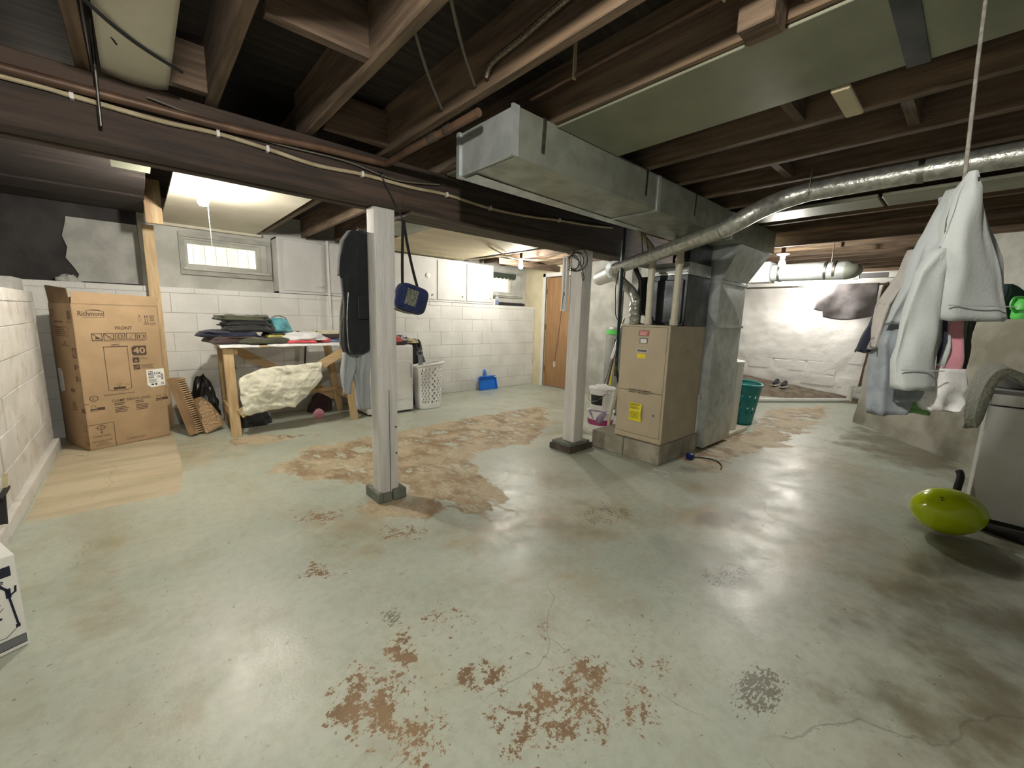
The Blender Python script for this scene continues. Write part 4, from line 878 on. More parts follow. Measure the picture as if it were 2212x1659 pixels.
# ------------------------------------------------------------------ big cardboard box
A = Vector((-.413, 4.934, 0)); eu = Vector((.545, .215, 0)).normalized(); ev = Vector((-eu.y, eu.x, 0))
LW, LD, LH = .586, .455, 1.25
t = thing('cardboard_box', A, 'tall brown water heater carton with open flaps, standing in the back left corner', 'box')
BF = frame(A, eu, (0,0,1)); BX = Matrix((eu, ev, Vector((0,0,1)))).transposed().to_4x4(); BX.translation = A
b = MB(); T = .006
b.box(0, LW, 0, T, .012, LH, BX); b.box(0, LW, LD-T, LD, .012, LH, BX); b.box(0, T, 0, LD, .012, LH, BX); b.box(LW-T, LW, 0, LD, .012, LH, BX); b.box(.004, LW-.004, .004, LD-.004, .002, .014, BX)
b.build('carton', M['card'], t)
def flap(p, q, up, m='card'):
    bb = MB(); P = [BX @ Vector(x) for x in p]; n = (P[1]-P[0]).cross(P[3]-P[0]).normalized()*.005
    bb.add(P+[x+n for x in P], [(0,1,2,3),(7,6,5,4),(0,4,5,1),(1,5,6,2),(2,6,7,3),(3,7,4,0)]); return bb.build('flap', M[m], t)
flap([(.004,.0,LH),(LW,.0,LH),(LW-.002,-.006,LH+.085),(.012,-.002,LH+.10)], 0, 0)
flap([(0,.01,LH),(0,LD-.02,LH),(-.02,LD-.05,LH+.15),(-.004,.03,LH+.12)], 0, 0, 'card_d')
flap([(LW,.02,LH),(LW,LD-.02,LH),(LW+.05,LD-.06,LH+.08),(LW+.02,.03,LH+.07)], 0, 0)
flap([(.02,LD,LH),(LW-.02,LD,LH),(LW-.04,LD-.12,LH+.05),(.03,LD-.14,LH+.06)], 0, 0)
ik = Ink(BF)
ik.text('Richmond', .036, 1.150, .042, .165, .012).poly([(.075,1.193),(.12,1.205),(.165,1.205),(.205,1.188),(.160,1.196),(.11,1.197)]).rect(.065, .20, 1.137, 1.140)
ik.text('FRONT', .262, 1.035, .030, .118, .015).text('FRAGILE', .470, 1.075, .019, .09, .012)
for k in range(2): ik.rect(.480+k*.016, .484+k*.016, 1.105, 1.155).poly([(.475+k*.016,1.150),(.489+k*.016,1.150),(.482+k*.016,1.165)])
ik.rect(.472, .508, 1.100, 1.104).lines(.515, 1.155, .042, 4, .013, .006, .3).lines(.515, 1.10, .05, 2, .008, .002)
ik.line([(.437,1.165),(.447,1.158),(.437,1.15)], .004).ring(.443, 1.125, .011, .018, .002)
for k in range(5):
    u = .105+k*.0765; ik.frame(u, u+.064, .945, 1.003, .005)
    if k < 2: ik.line([(u,1.003),(u+.064,.945)], .006)
    if k == 0: ik.rect(u+.02,u+.045,.955,.972)
    if k == 1: ik.line([(u+.02,.96),(u+.05,.985)], .003)
    if k == 2: ik.frame(u+.022,u+.042,.955,.99,.004).rect(u+.012,u+.016,.955,.99).rect(u+.048,u+.052,.955,.99)
    if k == 3: ik.line([(u+.018,.955),(u+.045,.99)], .003).line([(u+.012,.955),(u+.04,.955)], .003)
    if k == 4: ik.frame(u+.018,u+.046,.958,.985,.003).rect(u+.010,u+.018,.96,.985).rect(u+.046,u+.054,.96,.985)
ik.rect(.105, .46, .934, .936)
ik.line([(.170,.885),(.170,.512),(.195,.500),(.25,.494),(.305,.500),(.330,.512),(.330,.885)], .004).rect(.164,.336,.884,.891)
ik.line([(.225,.895),(.240,.905),(.262,.905),(.275,.895)], .004).line([(.245,.895),(.252,.91)], .003).line([(.222,.908),(.238,.908)], .003).line([(.265,.908),(.28,.908)], .003)
ik.rect(.205,.287,.508,.530).ring(.247,.556,.018,.010,.002).rect(.245,.249,.53,.55).line([(.29,.55),(.315,.545)], .003)
ik.poly([(.372,.800),(.458,.800),(.466,.810),(.466,.888),(.375,.888),(.358,.872),(.358,.815)])
ik.text('Gallon', .358, .778, .012, .05, .01).text('Tank', .415, .778, .011, .03, .0)
for v in (.735, .672): ik.rect(.358,.406,v,v+.046)
ik.rect(.41,.47,.766,.770).lines(.412,.712,.11,4,.011,.003)
ik.text('Residential Water Heater', .135, .462, .013, .215, .0)
ik.ring(.067,.452,.027,.022,.005).text('*', .055,.44,.022).lines(.05,.42,.036,1,.01,.002)
ik.text('CLAMP ABOVE LINES', .180, .398, .023, .275, .008).rect(0,.03,.405,.409).rect(.565,.586,.405,.409)
ik.lines(.195,.382,.075,2,.014,.006).lines(.345,.382,.06,2,.014,.006).lines(.195,.345,.10,4,.014,.006).lines(.345,.345,.10,4,.014,.006)
for u, v in ((.025,.345),(.49,.365)):
    ik.rect(u+.055,u+.105,v,v+.024).rect(u+.012,u+.05,v+.006,v+.018).line([(u+.015,v+.018),(u+.02,v+.045),(u+.042,v+.045),(u+.05,v+.018)], .003).ring(u+.018,v+.002,.008,.008,.004,8).ring(u+.044,v+.002,.008,.008,.004,8)
ik.line([(0,.222),(.175,.222),(.175,.012)], .004).ring(.088,.19,.026,.019,.004).line([(.05,.19),(.126,.19)], .003).line([(.088,.162),(.088,.218)], .003).rect(.086,.090,.132,.155).poly([(.076,.148),(.10,.148),(.088,.158)])
ik.text('CONTROL', .028, .108, .014, .12, .0).text('HANDLE & STORE', .022,.068,.011,.13,.0).text('UPRIGHT', .055,.050,.011,.065,.0).text('CLAMP HERE', .038,.030,.011,.10,.0)
ik.lines(.25,.052,.15,2,.012,.003,.1)
tag(ik.done('front_print', M['print'], t), kind='stuff')
Ink(BF, .002).text('40', .369, .818, .056, .088, .025).poly([(.376,.752),(.386,.752),(.381,.768)]).ring(.382,.753,.010,.008,.003).ring(.372,.69,.007,.009,.003).ring(.392,.70,.007,.009,.003).done('badge_print', M['card'], t)['kind'] = 'stuff'
ik = Ink(BF @ Matrix.Translation((0, LH, 0)) @ rot('X', 3)); ik.text('PLEASE DO NOT', .24, .055, .012, .15, .0).text('OPEN THIS CARTON', .222, .036, .012, .185, .0).lines(.21,.025,.21,1,.01,.003,0); ik.done('flap_print', M['print_l'], t)
lb = MB().prism([(.445,.520),(.475,.492),(.585,.505),(.583,.665),(.448,.662)], (.002,.003), BF).build('paper_label', M['label'], t)
ik = Ink(BF, .0042); ik.text('683-5134', .458, .612, .022, .095, .02).lines(.458,.640,.04,1,.01,.006).lines(.458,.60,.05,3,.010,.004).lines(.458,.567,.075,4,.009,.003).lines(.525,.595,.03,2,.01,.004)
for k in range(9): ik.rect(.555,.573,.560+k*.0065,.5635+k*.0065)
ik.rect(.475,.495,.515,.527).rect(.505,.52,.514,.53).rect(.55,.575,.515,.52).rect(.55,.575,.53,.535); ik.done('label_print', M['black_ink'], lb)
SF = frame(BX @ Vector((0, LD, 0)), -ev, (0,0,1)); ik = Ink(SF)
ik.poly([(.37,.80),(.445,.80),(.45,.81),(.45,.885),(.375,.885),(.365,.87)]).rect(.37,.41,.70,.745).rect(.37,.41,.60,.645).lines(.415,.735,.06,2,.013,.006).lines(.415,.635,.06,4,.011,.004)
ik.rect(.17,.325,.893,.902).line([(.22,.905),(.245,.93),(.27,.905)], .012).rect(.23,.32,.50,.53).lines(.08,1.09,.22,1,.02,.012).frame(.08,.34,.98,1.055,.006).lines(.10,1.04,.22,4,.016,.008)
ik.ring(.05,1.17,.035,.025,.006).rect(.36,.43,1.12,1.19).text('FRAGILE', .35,1.09,.018,.09).rect(.40,.47,.33,.37).lines(.22,.40,.10,4,.02,.01).ring(.42,.19,.022,.02,.004).text('CONTROL', .37,.11,.014,.10).lines(.38,.075,.09,3,.016,.007)
ik.done('side_print', M['print_l'], t); Ink(SF, .002).text('40', .378, .815, .055, .062, .02).done('badge_number', M['card'], t)
MB().prism([(.02,.50),(.05,.48),(.11,.50),(.115,.66),(.085,.69),(.02,.69)], (.002,.0035), SF).build('paper_label', M['label'], t)

# ------------------------------------------------------------------ honeycomb packing and rubbish bag
t = thing('packing_pad', (.24,5.1,0), 'tall dark edge pad of layered cardboard leaning beside the big carton', 'cardboard', 'cardboard packing pads')
a = Vector((.215,5.22,.55)); c = Vector((.335,5.04,.004)); MB().bar(a, c, .05, .18, (.5,.8,0)).build('board', M['card_d'], t)
b = MB()
for i in range(26):
    p = a.lerp(c, (i+.3)/26.5) + Vector((.035,-.02,.0)); b.bar(p+Vector((-.035,-.012,-.004)), p+Vector((.035,.012,.004)), .022, .010, (c-a).normalized())
tag(b.build('honeycomb_edge', M['card'], t), kind='stuff')
t = thing('packing_pad', (.40,5.1,0), 'short rounded pad of fluted cardboard leaning in front of the black bag', 'cardboard', 'cardboard packing pads')
o = Vector((.475,5.08,.0)); dd = Vector((-.12,.02,.36)); ss = Vector((.16,.10,.01))
pts = [(-.55,.02),(-.30,-.0),(.55,.10),(.62,.35),(.45,.75),(.15,1.0),(-.15,.98),(-.35,.6)]
Q = Matrix((ss, dd, ss.cross(dd).normalized())).transposed().to_4x4(); Q.translation = o
MB().prism(pts, (0,.03), Q).build('backing', M['card_d'], t)
b = MB()
for i in range(7):
    u = -.42+i*.14; v0 = .03+i*.012; v1 = [.45,.75,.9,.95,.9,.75,.5][i]-.05
    P = [Q @ Vector((u+.35*(v/14)*.3-.1, v0+(v1-v0)*v/14, .036+.006*(v % 2))) for v in range(15)]; b.tube(P, .014, 6)
b.build('flutes', M['card'], t); 
t = heap('rubbish_bag', (.44,5.42,.0), (.26,.28,.50), M['bag_black'], seed=2, amp=.35); tag(t, 'crumpled shiny black rubbish bag against the block wall', 'bag')

# ------------------------------------------------------------------ timber bench
t = thing('work_bench', (1.2,5.05,0), 'rough pine bench of two by fours loaded with clothes', 'bench')
for (tx, bx, y, w) in ((.60,.62,4.745,.04),(1.705,1.79,4.745,.04),(.625,.645,5.34,.04),(1.70,1.835,5.34,.04)):
    MB().bar((bx,y,0), (tx,y,.875), .085, .038, (0,1,0)).build('leg', M['pine'], t, bevel=.003, seg=1)
MB().box(.54, 1.78, 4.70, 5.39, .878, .897).build('top', M['pine_h'], t, bevel=.003, seg=1)
MB().bar((.655,4.712,.225), (1.71,4.712,.83), .027, .092, (0,0,1)).build('brace', M['pine_h'], t, bevel=.003, seg=1)
MB().bar((.66,5.375,.86), (1.83,5.375,.16), .027, .092, (0,0,1)).build('brace', M['pine_h'], t, bevel=.003, seg=1)
MB().bar((.665,4.77,.845), (.665,5.32,.845), .038, .085).build('rail', M['pine_h'], t, bevel=.003, seg=1)
MB().bar((1.79,4.77,.27), (1.80,5.32,.27), .038, .085).build('rail', M['pine_h'], t, bevel=.003, seg=1)
MB().bar((.60,4.77,.24), (.61,5.32,.24), .038, .085).build('rail', M['pine_h'], t, bevel=.003, seg=1)
MB().bar((1.30,5.31,.28), (1.83,5.31,.30), .02, .05).build('shelf_slat', M['pine_h'], t)
def cloth_edge(name, x0, x1, y0, y1, drop, m, label, sd):
    b = MB()
    def fn(u, v):
        x = x0+(x1-x0)*u; q = v*(y1-y0+drop); wob = .012*nz((x*9, v*4, sd))
        if q < drop: return Vector((x, y0-.012-abs(wob)*.6, .901-(drop-q)*(1+.5*nz((x*6, 0, sd)))))
        return Vector((x, y0+(q-drop), .901+abs(wob)*.5))
    b.grid(fn, 30, 20); return tag(b.build(name, m, smooth='all', solid=.004), label, 'cloth')
cloth_edge('white_cloth', .535, .86, 4.695, 5.30, .022, M['f_white'], 'white cloth hanging over the left front edge of the bench', 1)
cloth_edge('white_cloth', .93, 1.76, 4.69, 5.30, .018, M['f_white'], 'white cloth along the right front edge of the bench', 5)
CL = [('folded_trousers', (.74,4.98,.905), (.50,.36,.07), 5, 'f_brown', 'dark brown folded trousers at the bottom of the dark clothes pile'),
      ('folded_shirt', (.66,5.02,.965), (.46,.34,.065), -8, 'f_navy', 'navy blue folded shirt sticking out left of the dark clothes pile'),
      ('folded_shirt', (.82,5.02,1.02), (.44,.34,.065), 6, 'f_char', 'charcoal folded shirt in the middle of the dark clothes pile'),
      ('folded_shirt', (.80,5.04,1.075), (.46,.32,.06), -4, 'f_black', 'black folded shirt under the olive sweater'),
      ('folded_sweater', (.80,5.05,1.125), (.46,.30,.06), 3, 'f_olive', 'olive green sweater on top of the dark clothes pile'),
      ('trousers', (.93,4.86,.905), (.42,.28,.06), 12, 'f_olive', 'dark olive trousers slipping over the bench front edge'),
      ('folded_shirt', (1.13,5.12,.905), (.34,.30,.06), 10, 'f_blue', 'blue and white patterned shirt under the teal top'),
      ('folded_shirt', (1.14,5.14,.96), (.32,.28,.05), -6, 'f_char', 'grey folded shirt directly under the teal top'),
      ('folded_shirt', (1.05,4.93,.963), (.16,.10,.025), 20, 'f_yellow', 'yellow striped folded shirt edge beside the dark pile'),
      ('folded_shirt', (1.27,4.88,.905), (.36,.26,.03), -5, 'f_coral', 'coral red shirt peeking out under the white plastic'),
      ('folded_shirt', (1.52,4.88,.905), (.14,.12,.04), 25, 'f_coral', 'small coral pink rag beside the white plastic bag'),
      ('folded_shirt', (1.60,5.00,.905), (.28,.30,.035), 0, 'f_check', 'pale blue checked shirt at the bottom of the cream pile'),
      ('folded_shirt', (1.60,5.02,.945), (.28,.28,.045), 10, 'f_brown', 'dark maroon garment inside the cream pile'),
      ('folded_shirt', (1.62,5.03,.99), (.28,.26,.04), -6, 'f_cream', 'cream striped garment on top of the right hand pile')]
for i, (n, c, s, r, m, lab) in enumerate(CL): tag(fold(n, c, s, r, M[m], seed=i*3.1, slump=.5), lab, 'clothing', 'clothes heaped on the bench')
t = thing('teal_top', (1.13,5.14,1.01), 'teal top on a wire hanger lying on the clothes', 'clothing', 'clothes heaped on the bench')
hang('garment', (1.13,5.14,0), (1,.1,0), (-.1,1,0), [(1.165,-.07,.05),(1.14,-.10,.09),(1.09,-.13,.12),(1.04,-.16,.14),(1.01,-.16,.16)], M['f_teal'], t, th=.07, folds=5, amp=.008, seed=4)
MB().tube(spline([(1.05,5.14,1.13),(1.08,5.14,1.17),(1.14,5.14,1.185),(1.20,5.14,1.17),(1.23,5.14,1.13)], 5), .004, 6).build('hanger', M['cord'], t)
tag(heap('plastic_bag', (1.33,4.90,.935), (.46,.30,.085), M['f_white'], seed=9, amp=.35), 'white plastic bag of clothes on the bench front', 'bag')
tag(heap('black_sock', (1.28,5.02,.985), (.12,.08,.04), M['f_black'], seed=5), 'small black garment lying on the white plastic bag', 'clothing')
TOP = [(.58,.42),(.64,.56),(.72,.62),(.85,.665),(1.0,.685),(1.2,.695),(1.42,.71)]; BOT = [(.58,.33),(.63,.25),(.72,.22),(.85,.235),(1.0,.25),(1.13,.25),(1.26,.34),(1.36,.46),(1.42,.55)]
def lerp(T, x):
    for (a, p), (c, q) in zip(T, T[1:]):
        if x <= c: return p+(q-p)*max(0, (x-a))/(c-a)
    return T[-1][1]
b = MB()
def shf(u, v):
    # loose sheet bundled over the brace: front fall up to the ridge, then a shorter back fall
    x = .665+.75*u; t = lerp(TOP, x)+.015*nz((x*8, 1, 0)); o = lerp(BOT, x)+.02*nz((x*9, 5, 0))
    if v < .68: q = v/.68; z = o+(t-o)*q; y = 4.675-.055*sin(pi*q)**.7
    else: q = (v-.68)/.32; z = t-(t-o)*.45*q; y = 4.675+.13*q
    y += .045*nz((x*5, z*6, 2))+.030*abs(nz((x*9+z*7, z*11, 4)))-.012+.018*abs(nz((x*22, z*24, 6))); x += .025*nz((z*9, x*4, 3))
    return Vector((x, min(y, 4.69) if v < .6 else y, z))
b.grid(shf, 70, 60); tag(b.build('white_sheet', M['f_sheet'], smooth='all', solid=.004), 'crumpled white plastic sheet draped over the bench brace', 'sheet')
tag(heap('dark_bundle', (.85,5.15,0), (.34,.22,.16), M['f_ink'], seed=12, amp=.3), 'dark bundle lying on the floor under the bench', 'bundle')
tag(heap('brown_bundle', (1.62,5.42,0), (.30,.16,.22), M['f_brown'], seed=14, amp=.3), 'brown bag lying against the wall under the bench', 'bag')
tag(heap('pink_shoe', (1.50,5.10,0), (.13,.10,.10), M['f_pinkc'], seed=15, amp=.2), 'pale pink shoe on the floor under the bench', 'shoe')
pipe('loose_cord', [(1.52,5.56,.86),(1.50,5.56,.60),(1.44,5.55,.38)], .010, M['cord'], 'black cord hanging down the wall behind the bench', 'stick', k=1)  # a length of black cord against the wall, not a stick

# ------------------------------------------------------------------ jacket, trousers and lunch bag by the first post
t = thing('jacket', (1.05,2.66,1.0), 'black zip jacket hanging behind the first white post', 'clothing')
hang('body', (0,2.668,0), (1,0,0), (0,1,0), [(1.752,1.06,1.126),(1.70,1.00,1.14),(1.62,.965,1.15),(1.50,.955,1.15),(1.30,.962,1.145),(1.11,.950,1.14),(1.0,.955,1.11),(.975,.97,1.08)], M['f_ink'], t, th=.062, folds=6, amp=.008, seed=2)
hang('sleeve', (0,2.66,0), (1,0,0), (0,1,0), [(1.735,1.0,1.09),(1.67,.955,1.06),(1.57,.936,1.04),(1.50,.930,1.03),(1.462,.934,1.0)], M['f_ink'], t, th=.055, folds=4, amp=.006, seed=5)
hang('lining', (0,2.69,0), (1,0,0), (0,1,0), [(1.36,.965,1.02),(1.20,.948,1.0),(1.05,.94,.99),(.99,.95,.985)], M['f_olive'], t, th=.03, folds=4, amp=.006, seed=8)
MB().tube(spline([(.968,2.60,1.36),(.955,2.60,1.2),(.957,2.60,1.05),(.966,2.60,.99)], 5), .004, 6).build('zip', M['steel'], t)
MB().box(1.03, 1.12, 2.592, 2.612, 1.20, 1.34).build('pocket', M['f_ink'], t, bevel=.006)
t = thing('sweatpants', (1.04,2.69,.6), 'light grey sweatpants hanging under the black jacket', 'clothing')
hang('leg', (0,2.70,0), (1,0,0), (0,1,0), [(1.10,.985,1.06),(1.0,.965,1.055),(.87,.948,1.03),(.78,.945,1.005),(.71,.952,1.0)], M['f_grey2'], t, th=.04, folds=5, amp=.008, seed=3)
hang('leg', (0,2.68,0), (1,0,0), (0,1,0), [(1.10,1.03,1.125),(.95,1.035,1.125),(.80,1.025,1.12),(.68,1.03,1.115),(.60,1.04,1.112)], M['f_grey2'], t, th=.045, folds=6, amp=.010, seed=6)
t = thing('lunch_bag', (1.31,2.46,1.24), 'blue soft lunch bag hanging by its black strap from the beam', 'bag')
BG = frame((1.315,2.46,1.335), (1,-.1,-.28), (0.1,1,0)); b = MB()
def bagf(u, v):
    t_ = 2*pi*u; f = lambda q, e: math.copysign(abs(q)**e, q); ph = -pi/2+pi*v; cp = max(cos(ph), 0)**.35; sp = f(sin(ph), .5)
    return BG @ Vector((.098*sp, .07*f(cos(t_), .5)*cp, .088*f(sin(t_), .5)*cp))
b.grid(bagf, 32, 16, True); b.build('body', M['f_bagblue'], t, smooth='all')
b = MB(); b.grid(lambda u, v: BG @ Vector((-.062+.075*u, -.074-.006*sin(pi*u)*sin(pi*v), -.05+.10*v)), 8, 8); b.build('mesh_pocket', M['f_mesh'], t, solid=.003)
b = MB(); b.grid(lambda u, v: BG @ Vector((-.09+.12*u, -.055+.10*v, -.090-.004*sin(pi*u))), 8, 8); b.build('top_flap', M['f_mesh'], t, solid=.003)
MB().tube(spline([BG @ Vector((-.10,-.03,.05)), BG @ Vector((-.105,-.05,-.05)), BG @ Vector((-.06,-.075,-.06))], 6), .006, 6).build('piping', M['blue_d'], t)
def strap(pts, w): 
    b = MB(); P = spline(pts, 8)
    for i in range(len(P)-1): b.bar(P[i], P[i+1], w, .003, (0,1,0))
    return b.build('strap', M['cord'], t)
strap([(1.248,2.44,1.40),(1.246,2.435,1.55),(1.243,2.42,1.70),(1.240,2.405,1.80)], .018)
strap([(1.355,2.43,1.385),(1.32,2.43,1.50),(1.275,2.42,1.66),(1.243,2.405,1.80)], .018)
MB().tube([(1.240,2.405,1.80),(1.17,2.404,1.92),(1.10,2.404,2.03),(1.095,2.415,2.04)], .004, 6).build('cord', M['cord'], t)
MB().tube([(1.243,2.405,1.80),(1.15,2.403,1.95),(1.095,2.404,2.04)], .003, 6).build('cord', M['cord'], t)
MB().tube([(1.095,2.37,2.045),(1.095,2.432,2.035)], .004, 6).build('hook', M['steel'], t)

# ------------------------------------------------------------------ dryer, hamper, dustpan
t = thing('clothes_dryer', (2.28,5.08,0), 'white clothes dryer with rounded door panel behind the first post', 'dryer')
MB().box(1.975, 2.572, 4.775, 5.42, .02, .862).build('cabinet', M['white'], t, bevel=.010)
MB().box(1.98, 2.567, 4.76, 4.776, .03, .335).build('lower_panel', M['white'], t, bevel=.008)
MB().box(1.98, 2.567, 4.76, 4.776, .342, .845).build('front_panel', M['white'], t, bevel=.008)
b = MB(); pts = []
for cx, cy, a0 in ((2.50,.80,0),(2.05,.80,90),(2.05,.40,180),(2.50,.40,270)):
    for k in range(6): a = radians(a0+18*k); pts.append((cx+.045*cos(a), cy-.23+.045*sin(a)+.0))
pts = [(x, z+.05) for x, z in pts]
b.prism(pts, (-.006,.006), frame((0,4.757,0), (1,0,0), (0,0,1))); d = b.build('door', M['white'], t, bevel=.003, seg=1)
MB().box(2.53, 2.538, 4.745, 4.752, .45, .62).build('handle', M['grey_ink'], d)
MB().box(1.99, 2.555, 4.80, 5.40, 0, .021).build('plinth', M['black'], t)
tag(fold('red_shirt', (2.30,4.98,.863), (.38,.36,.10), 10, M['f_red'], seed=7, slump=.4), 'red shirt heaped on the dryer', 'clothing')
tag(fold('dark_shirt', (2.42,4.92,.865), (.26,.28,.055), -15, M['f_brown'], seed=8, slump=.4), 'dark maroon shirt on the front corner of the dryer', 'clothing')
t = thing('baseball_cap', (2.52,5.02,.865), 'navy baseball cap with white letters on the dryer corner', 'cap')
b = MB(); cc = Vector((2.535,5.06,.866))
b.grid(lambda u, v: cc+Vector((.085*cos(2*pi*u)*cos(pi/2*v), .095*sin(2*pi*u)*cos(pi/2*v), .11*sin(pi/2*v)**.8)), 24, 10, True); b.build('crown', M['f_bagblue'], t, smooth='all')
b = MB(); b.grid(lambda u, v: cc+Vector((.03+.15*(u-.3)*1.0, -.08-.09*v*(1-(2*u-1)**2*.6), .022+.018*sin(pi*u)-.012*v)), 12, 6); b.build('brim', M['f_black'], t, smooth='all', solid=.005)
Ink(frame(cc+Vector((-.015,-.083,.045)), (1,-.15,0), (0,.35,1)), .006).text('KC', 0, 0, .05, .06, .03).done('letters', M['label'], t)
t = thing('laundry_hamper', (2.845,4.86,0), 'white plastic laundry hamper with rows of oval holes', 'hamper')
HC = Vector((2.845,4.87,0)); b = MB(); NU, NV = 72, 60; skip = set()
for j in range(12):
    for i in range(9):
        jj = 8+j*4; ii = 44+i*3+(j % 2)
        skip.add((ii, jj)); skip.add((ii, jj+1)); skip.add((ii, jj+2)) if j < 12 else None
def hf(u, v):
    t_ = 2*pi*u; f = lambda q, e: math.copysign(abs(q)**e, q); k = .80+.20*v; return HC+Vector((.205*k*f(cos(t_), .75), .165*k*f(sin(t_), .75), .004+.585*v+(.03*cos(t_+.6)*v**3)))
vs = [hf(i/NU, j/NV) for j in range(NV+1) for i in range(NU)]; fs = []
for j in range(NV):
    for i in range(NU):
        if (i, j) in skip: continue
        fs.append((j*NU+i, j*NU+(i+1)%NU, (j+1)*NU+(i+1)%NU, (j+1)*NU+i))
fs.append(tuple(range(NU))); b.add(vs, fs); b.build('basket', M['white_pl'], t, smooth='all', solid=.004)
MB().tube([hf(i/36, 1) for i in range(36)], .017, 8, closed=True).build('rim', M['white_pl'], t, smooth='all')
tag(heap('black_clothes', (2.80,5.22,0), (.40,.30,.86), M['f_black'], seed=21, amp=.3, pw=.35), 'heap of black clothes rising behind the white hamper', 'clothing')
tag(heap('camouflage_cloth', (2.74,5.16,.86), (.24,.14,.06), M['f_camo'], seed=22, amp=.3), 'tan camouflage cloth on top of the black clothes', 'clothing')
t = thing('handle_strap', (2.70,4.72,.5), 'grey flat handle with oval grip standing in the hamper front', 'handle')
MB().bar((2.70,4.785,.46), (2.70,4.815,.72), .062, .012, (0,1,0)).build('shaft', M['grey_ink'], t, bevel=.003)
MB().tube([(2.70+.04*cos(a*pi/8), 4.82, .745+.03*sin(a*pi/8)) for a in range(16)], .009, 8, closed=True).build('grip', M['grey_ink'], t)
t = thing('dustpan', (4.41,5.50,0), 'bright blue plastic dustpan leaning against the block wall', 'dustpan')
DP = frame((4.41,5.50,.004), (1,.02,0), (0,.22,1))
pts = [(-.20,0),(.20,0),(.195,.04),(.17,.19),(.14,.235),(-.16,.235),(-.19,.20),(-.195,.04)]
MB().prism(pts, (-.006,.0), DP).build('pan', M['blue'], t, bevel=.002)
b = MB(); b.box(-.20,-.185,0,.215,0,.035,DP); b.box(-.17,.15,.215,.235,0,.045,DP); b.build('walls', M['blue'], t)
b = MB(); b.box(.165,.18,.03,.20,0,.035,DP); b.build('side_wall', M['blue'], t)
MB().box(-.205,.205,-.004,.03,-.004,.010,DP).build('lip', M['blue'], t, bevel=.003)
b = MB(); b.tube([DP @ Vector((-.045,.225,.01)), DP @ Vector((-.045,.29,.015)), DP @ Vector((-.045,.35,.01))], [.02,.022,.012], 12); b.build('handle', M['blue'], t, smooth=True)

# ------------------------------------------------------------------ strip light and wire coil by the second post
t = thing('strip_light', (2.945,2.58,1.3), 'white strip light hanging upright against the second post', 'light')
MB().box(2.925, 2.965, 2.548, 2.605, 1.31, 1.80).build('housing', M['white_pl'], t, bevel=.004)
MB().cyl((2.918,2.576,1.33), (2.918,2.576,1.78), .010, 10).build('tube_lamp', M['white_pl'], t)
MB().tube(spline([(2.92,2.56,1.45),(2.905,2.55,1.48),(2.90,2.56,1.43),(2.90,2.58,1.2),(2.895,2.60,1.0),(2.885,2.615,.84)], 5), .003, 6).build('cord', M['cable_d'], t)
MB().cyl((2.885,2.615,.84), (2.885,2.615,.79), .010, 8).build('plug', M['bulb_off'], t)
t = thing('wire_coil', (2.95,2.43,1.75), 'coil of black wire hung on the second post just under the beam', 'wire')
b = MB()
for k, (dx, dz, r) in enumerate([(0,0,.085),(.02,.01,.075),(-.03,.015,.10),(.03,-.01,.07)]):
    b.tube([(2.955-.004*k, 2.47+dx+r*cos(a*pi/12), 1.745+dz+r*sin(a*pi/12)*.95) for a in range(24)], .0035, 6, closed=True)
b.build('loops', M['cord'], t)
MB().tube(spline([(2.952,2.42,1.72),(2.955,2.39,1.66),(2.958,2.375,1.60),(2.955,2.385,1.585),(2.952,2.40,1.65)], 5), .0035, 6).build('tail', M['cord'], t)
MB().tube([(2.93,2.60,1.845),(2.955,2.45,1.76),(2.955,2.40,1.69)], .005, 6).build('rod', M['steel'], t)
pipe('wire', [(-.06,2.0,2.2),(.02,2.1,2.12)], .003, M['cord'], 'short dark wire end at the left joist', 'wire', k=1)

# ------------------------------------------------------------------ buckets, mops and tanks round the furnace
t = thing('bucket', (3.76,2.70,0), 'white bucket with magenta band standing on the floor beside the furnace pad', 'bucket', 'white buckets')
c = (3.79,2.70,0)
MB().lathe([(0,.002),(.130,.002),(.148,.225),(.156,.228),(.156,.24),(.148,.243),(.142,.24),(.0,.236)], c, 28).build('pail', M['white_pl'], t, smooth=True)
MB().lathe([(.1385,.09),(.1405,.09),(.1462,.15),(.1442,.15)], c, 28).build('band', M['magenta'], t, smooth=True)
t = thing('bucket', (3.76,2.70,.24), 'white bucket with dark label stacked on the magenta banded bucket', 'bucket', 'white buckets')
c = (3.79,2.70,.245)
MB().lathe([(0,.002),(.115,.002),(.138,.235),(.148,.238),(.148,.255),(.136,.255),(.128,.23),(.0,.19)], c, 28).build('pail', M['white_pl'], t, smooth=True)
b = MB(); b.grid(lambda u, v: Vector(c)+Vector(((.1255+.008*v)*cos(pi*(.86+.36*u)), (.1255+.008*v)*sin(pi*(.86+.36*u)), .07+.11*v)), 10, 4); b.build('label', M['f_char'], t, solid=.002)
MB().tube(spline([Vector(c)+Vector((-.06,.125,.22)), Vector(c)+Vector((-.16,.05,.12)), Vector(c)+Vector((-.155,-.06,.13)), Vector(c)+Vector((-.07,-.12,.22))], 6), .004, 6).build('handle', M['steel'], t)
tag(heap('white_rag', (3.79,2.70,.44), (.25,.25,.085), M['f_white'], seed=31, amp=.4), 'white rags heaped in the top bucket', 'rag')
tag(hang('purple_rag', (3.655,2.70,0), (.25,-1,0), (-1,-.25,0), [(.255,-.06,.14),(.22,-.05,.14),(.17,-.01,.12),(.12,.04,.09)], M['f_lilac'], th=.012, folds=5, amp=.004, seed=3), 'purple rag hanging over the lower bucket rim', 'rag')
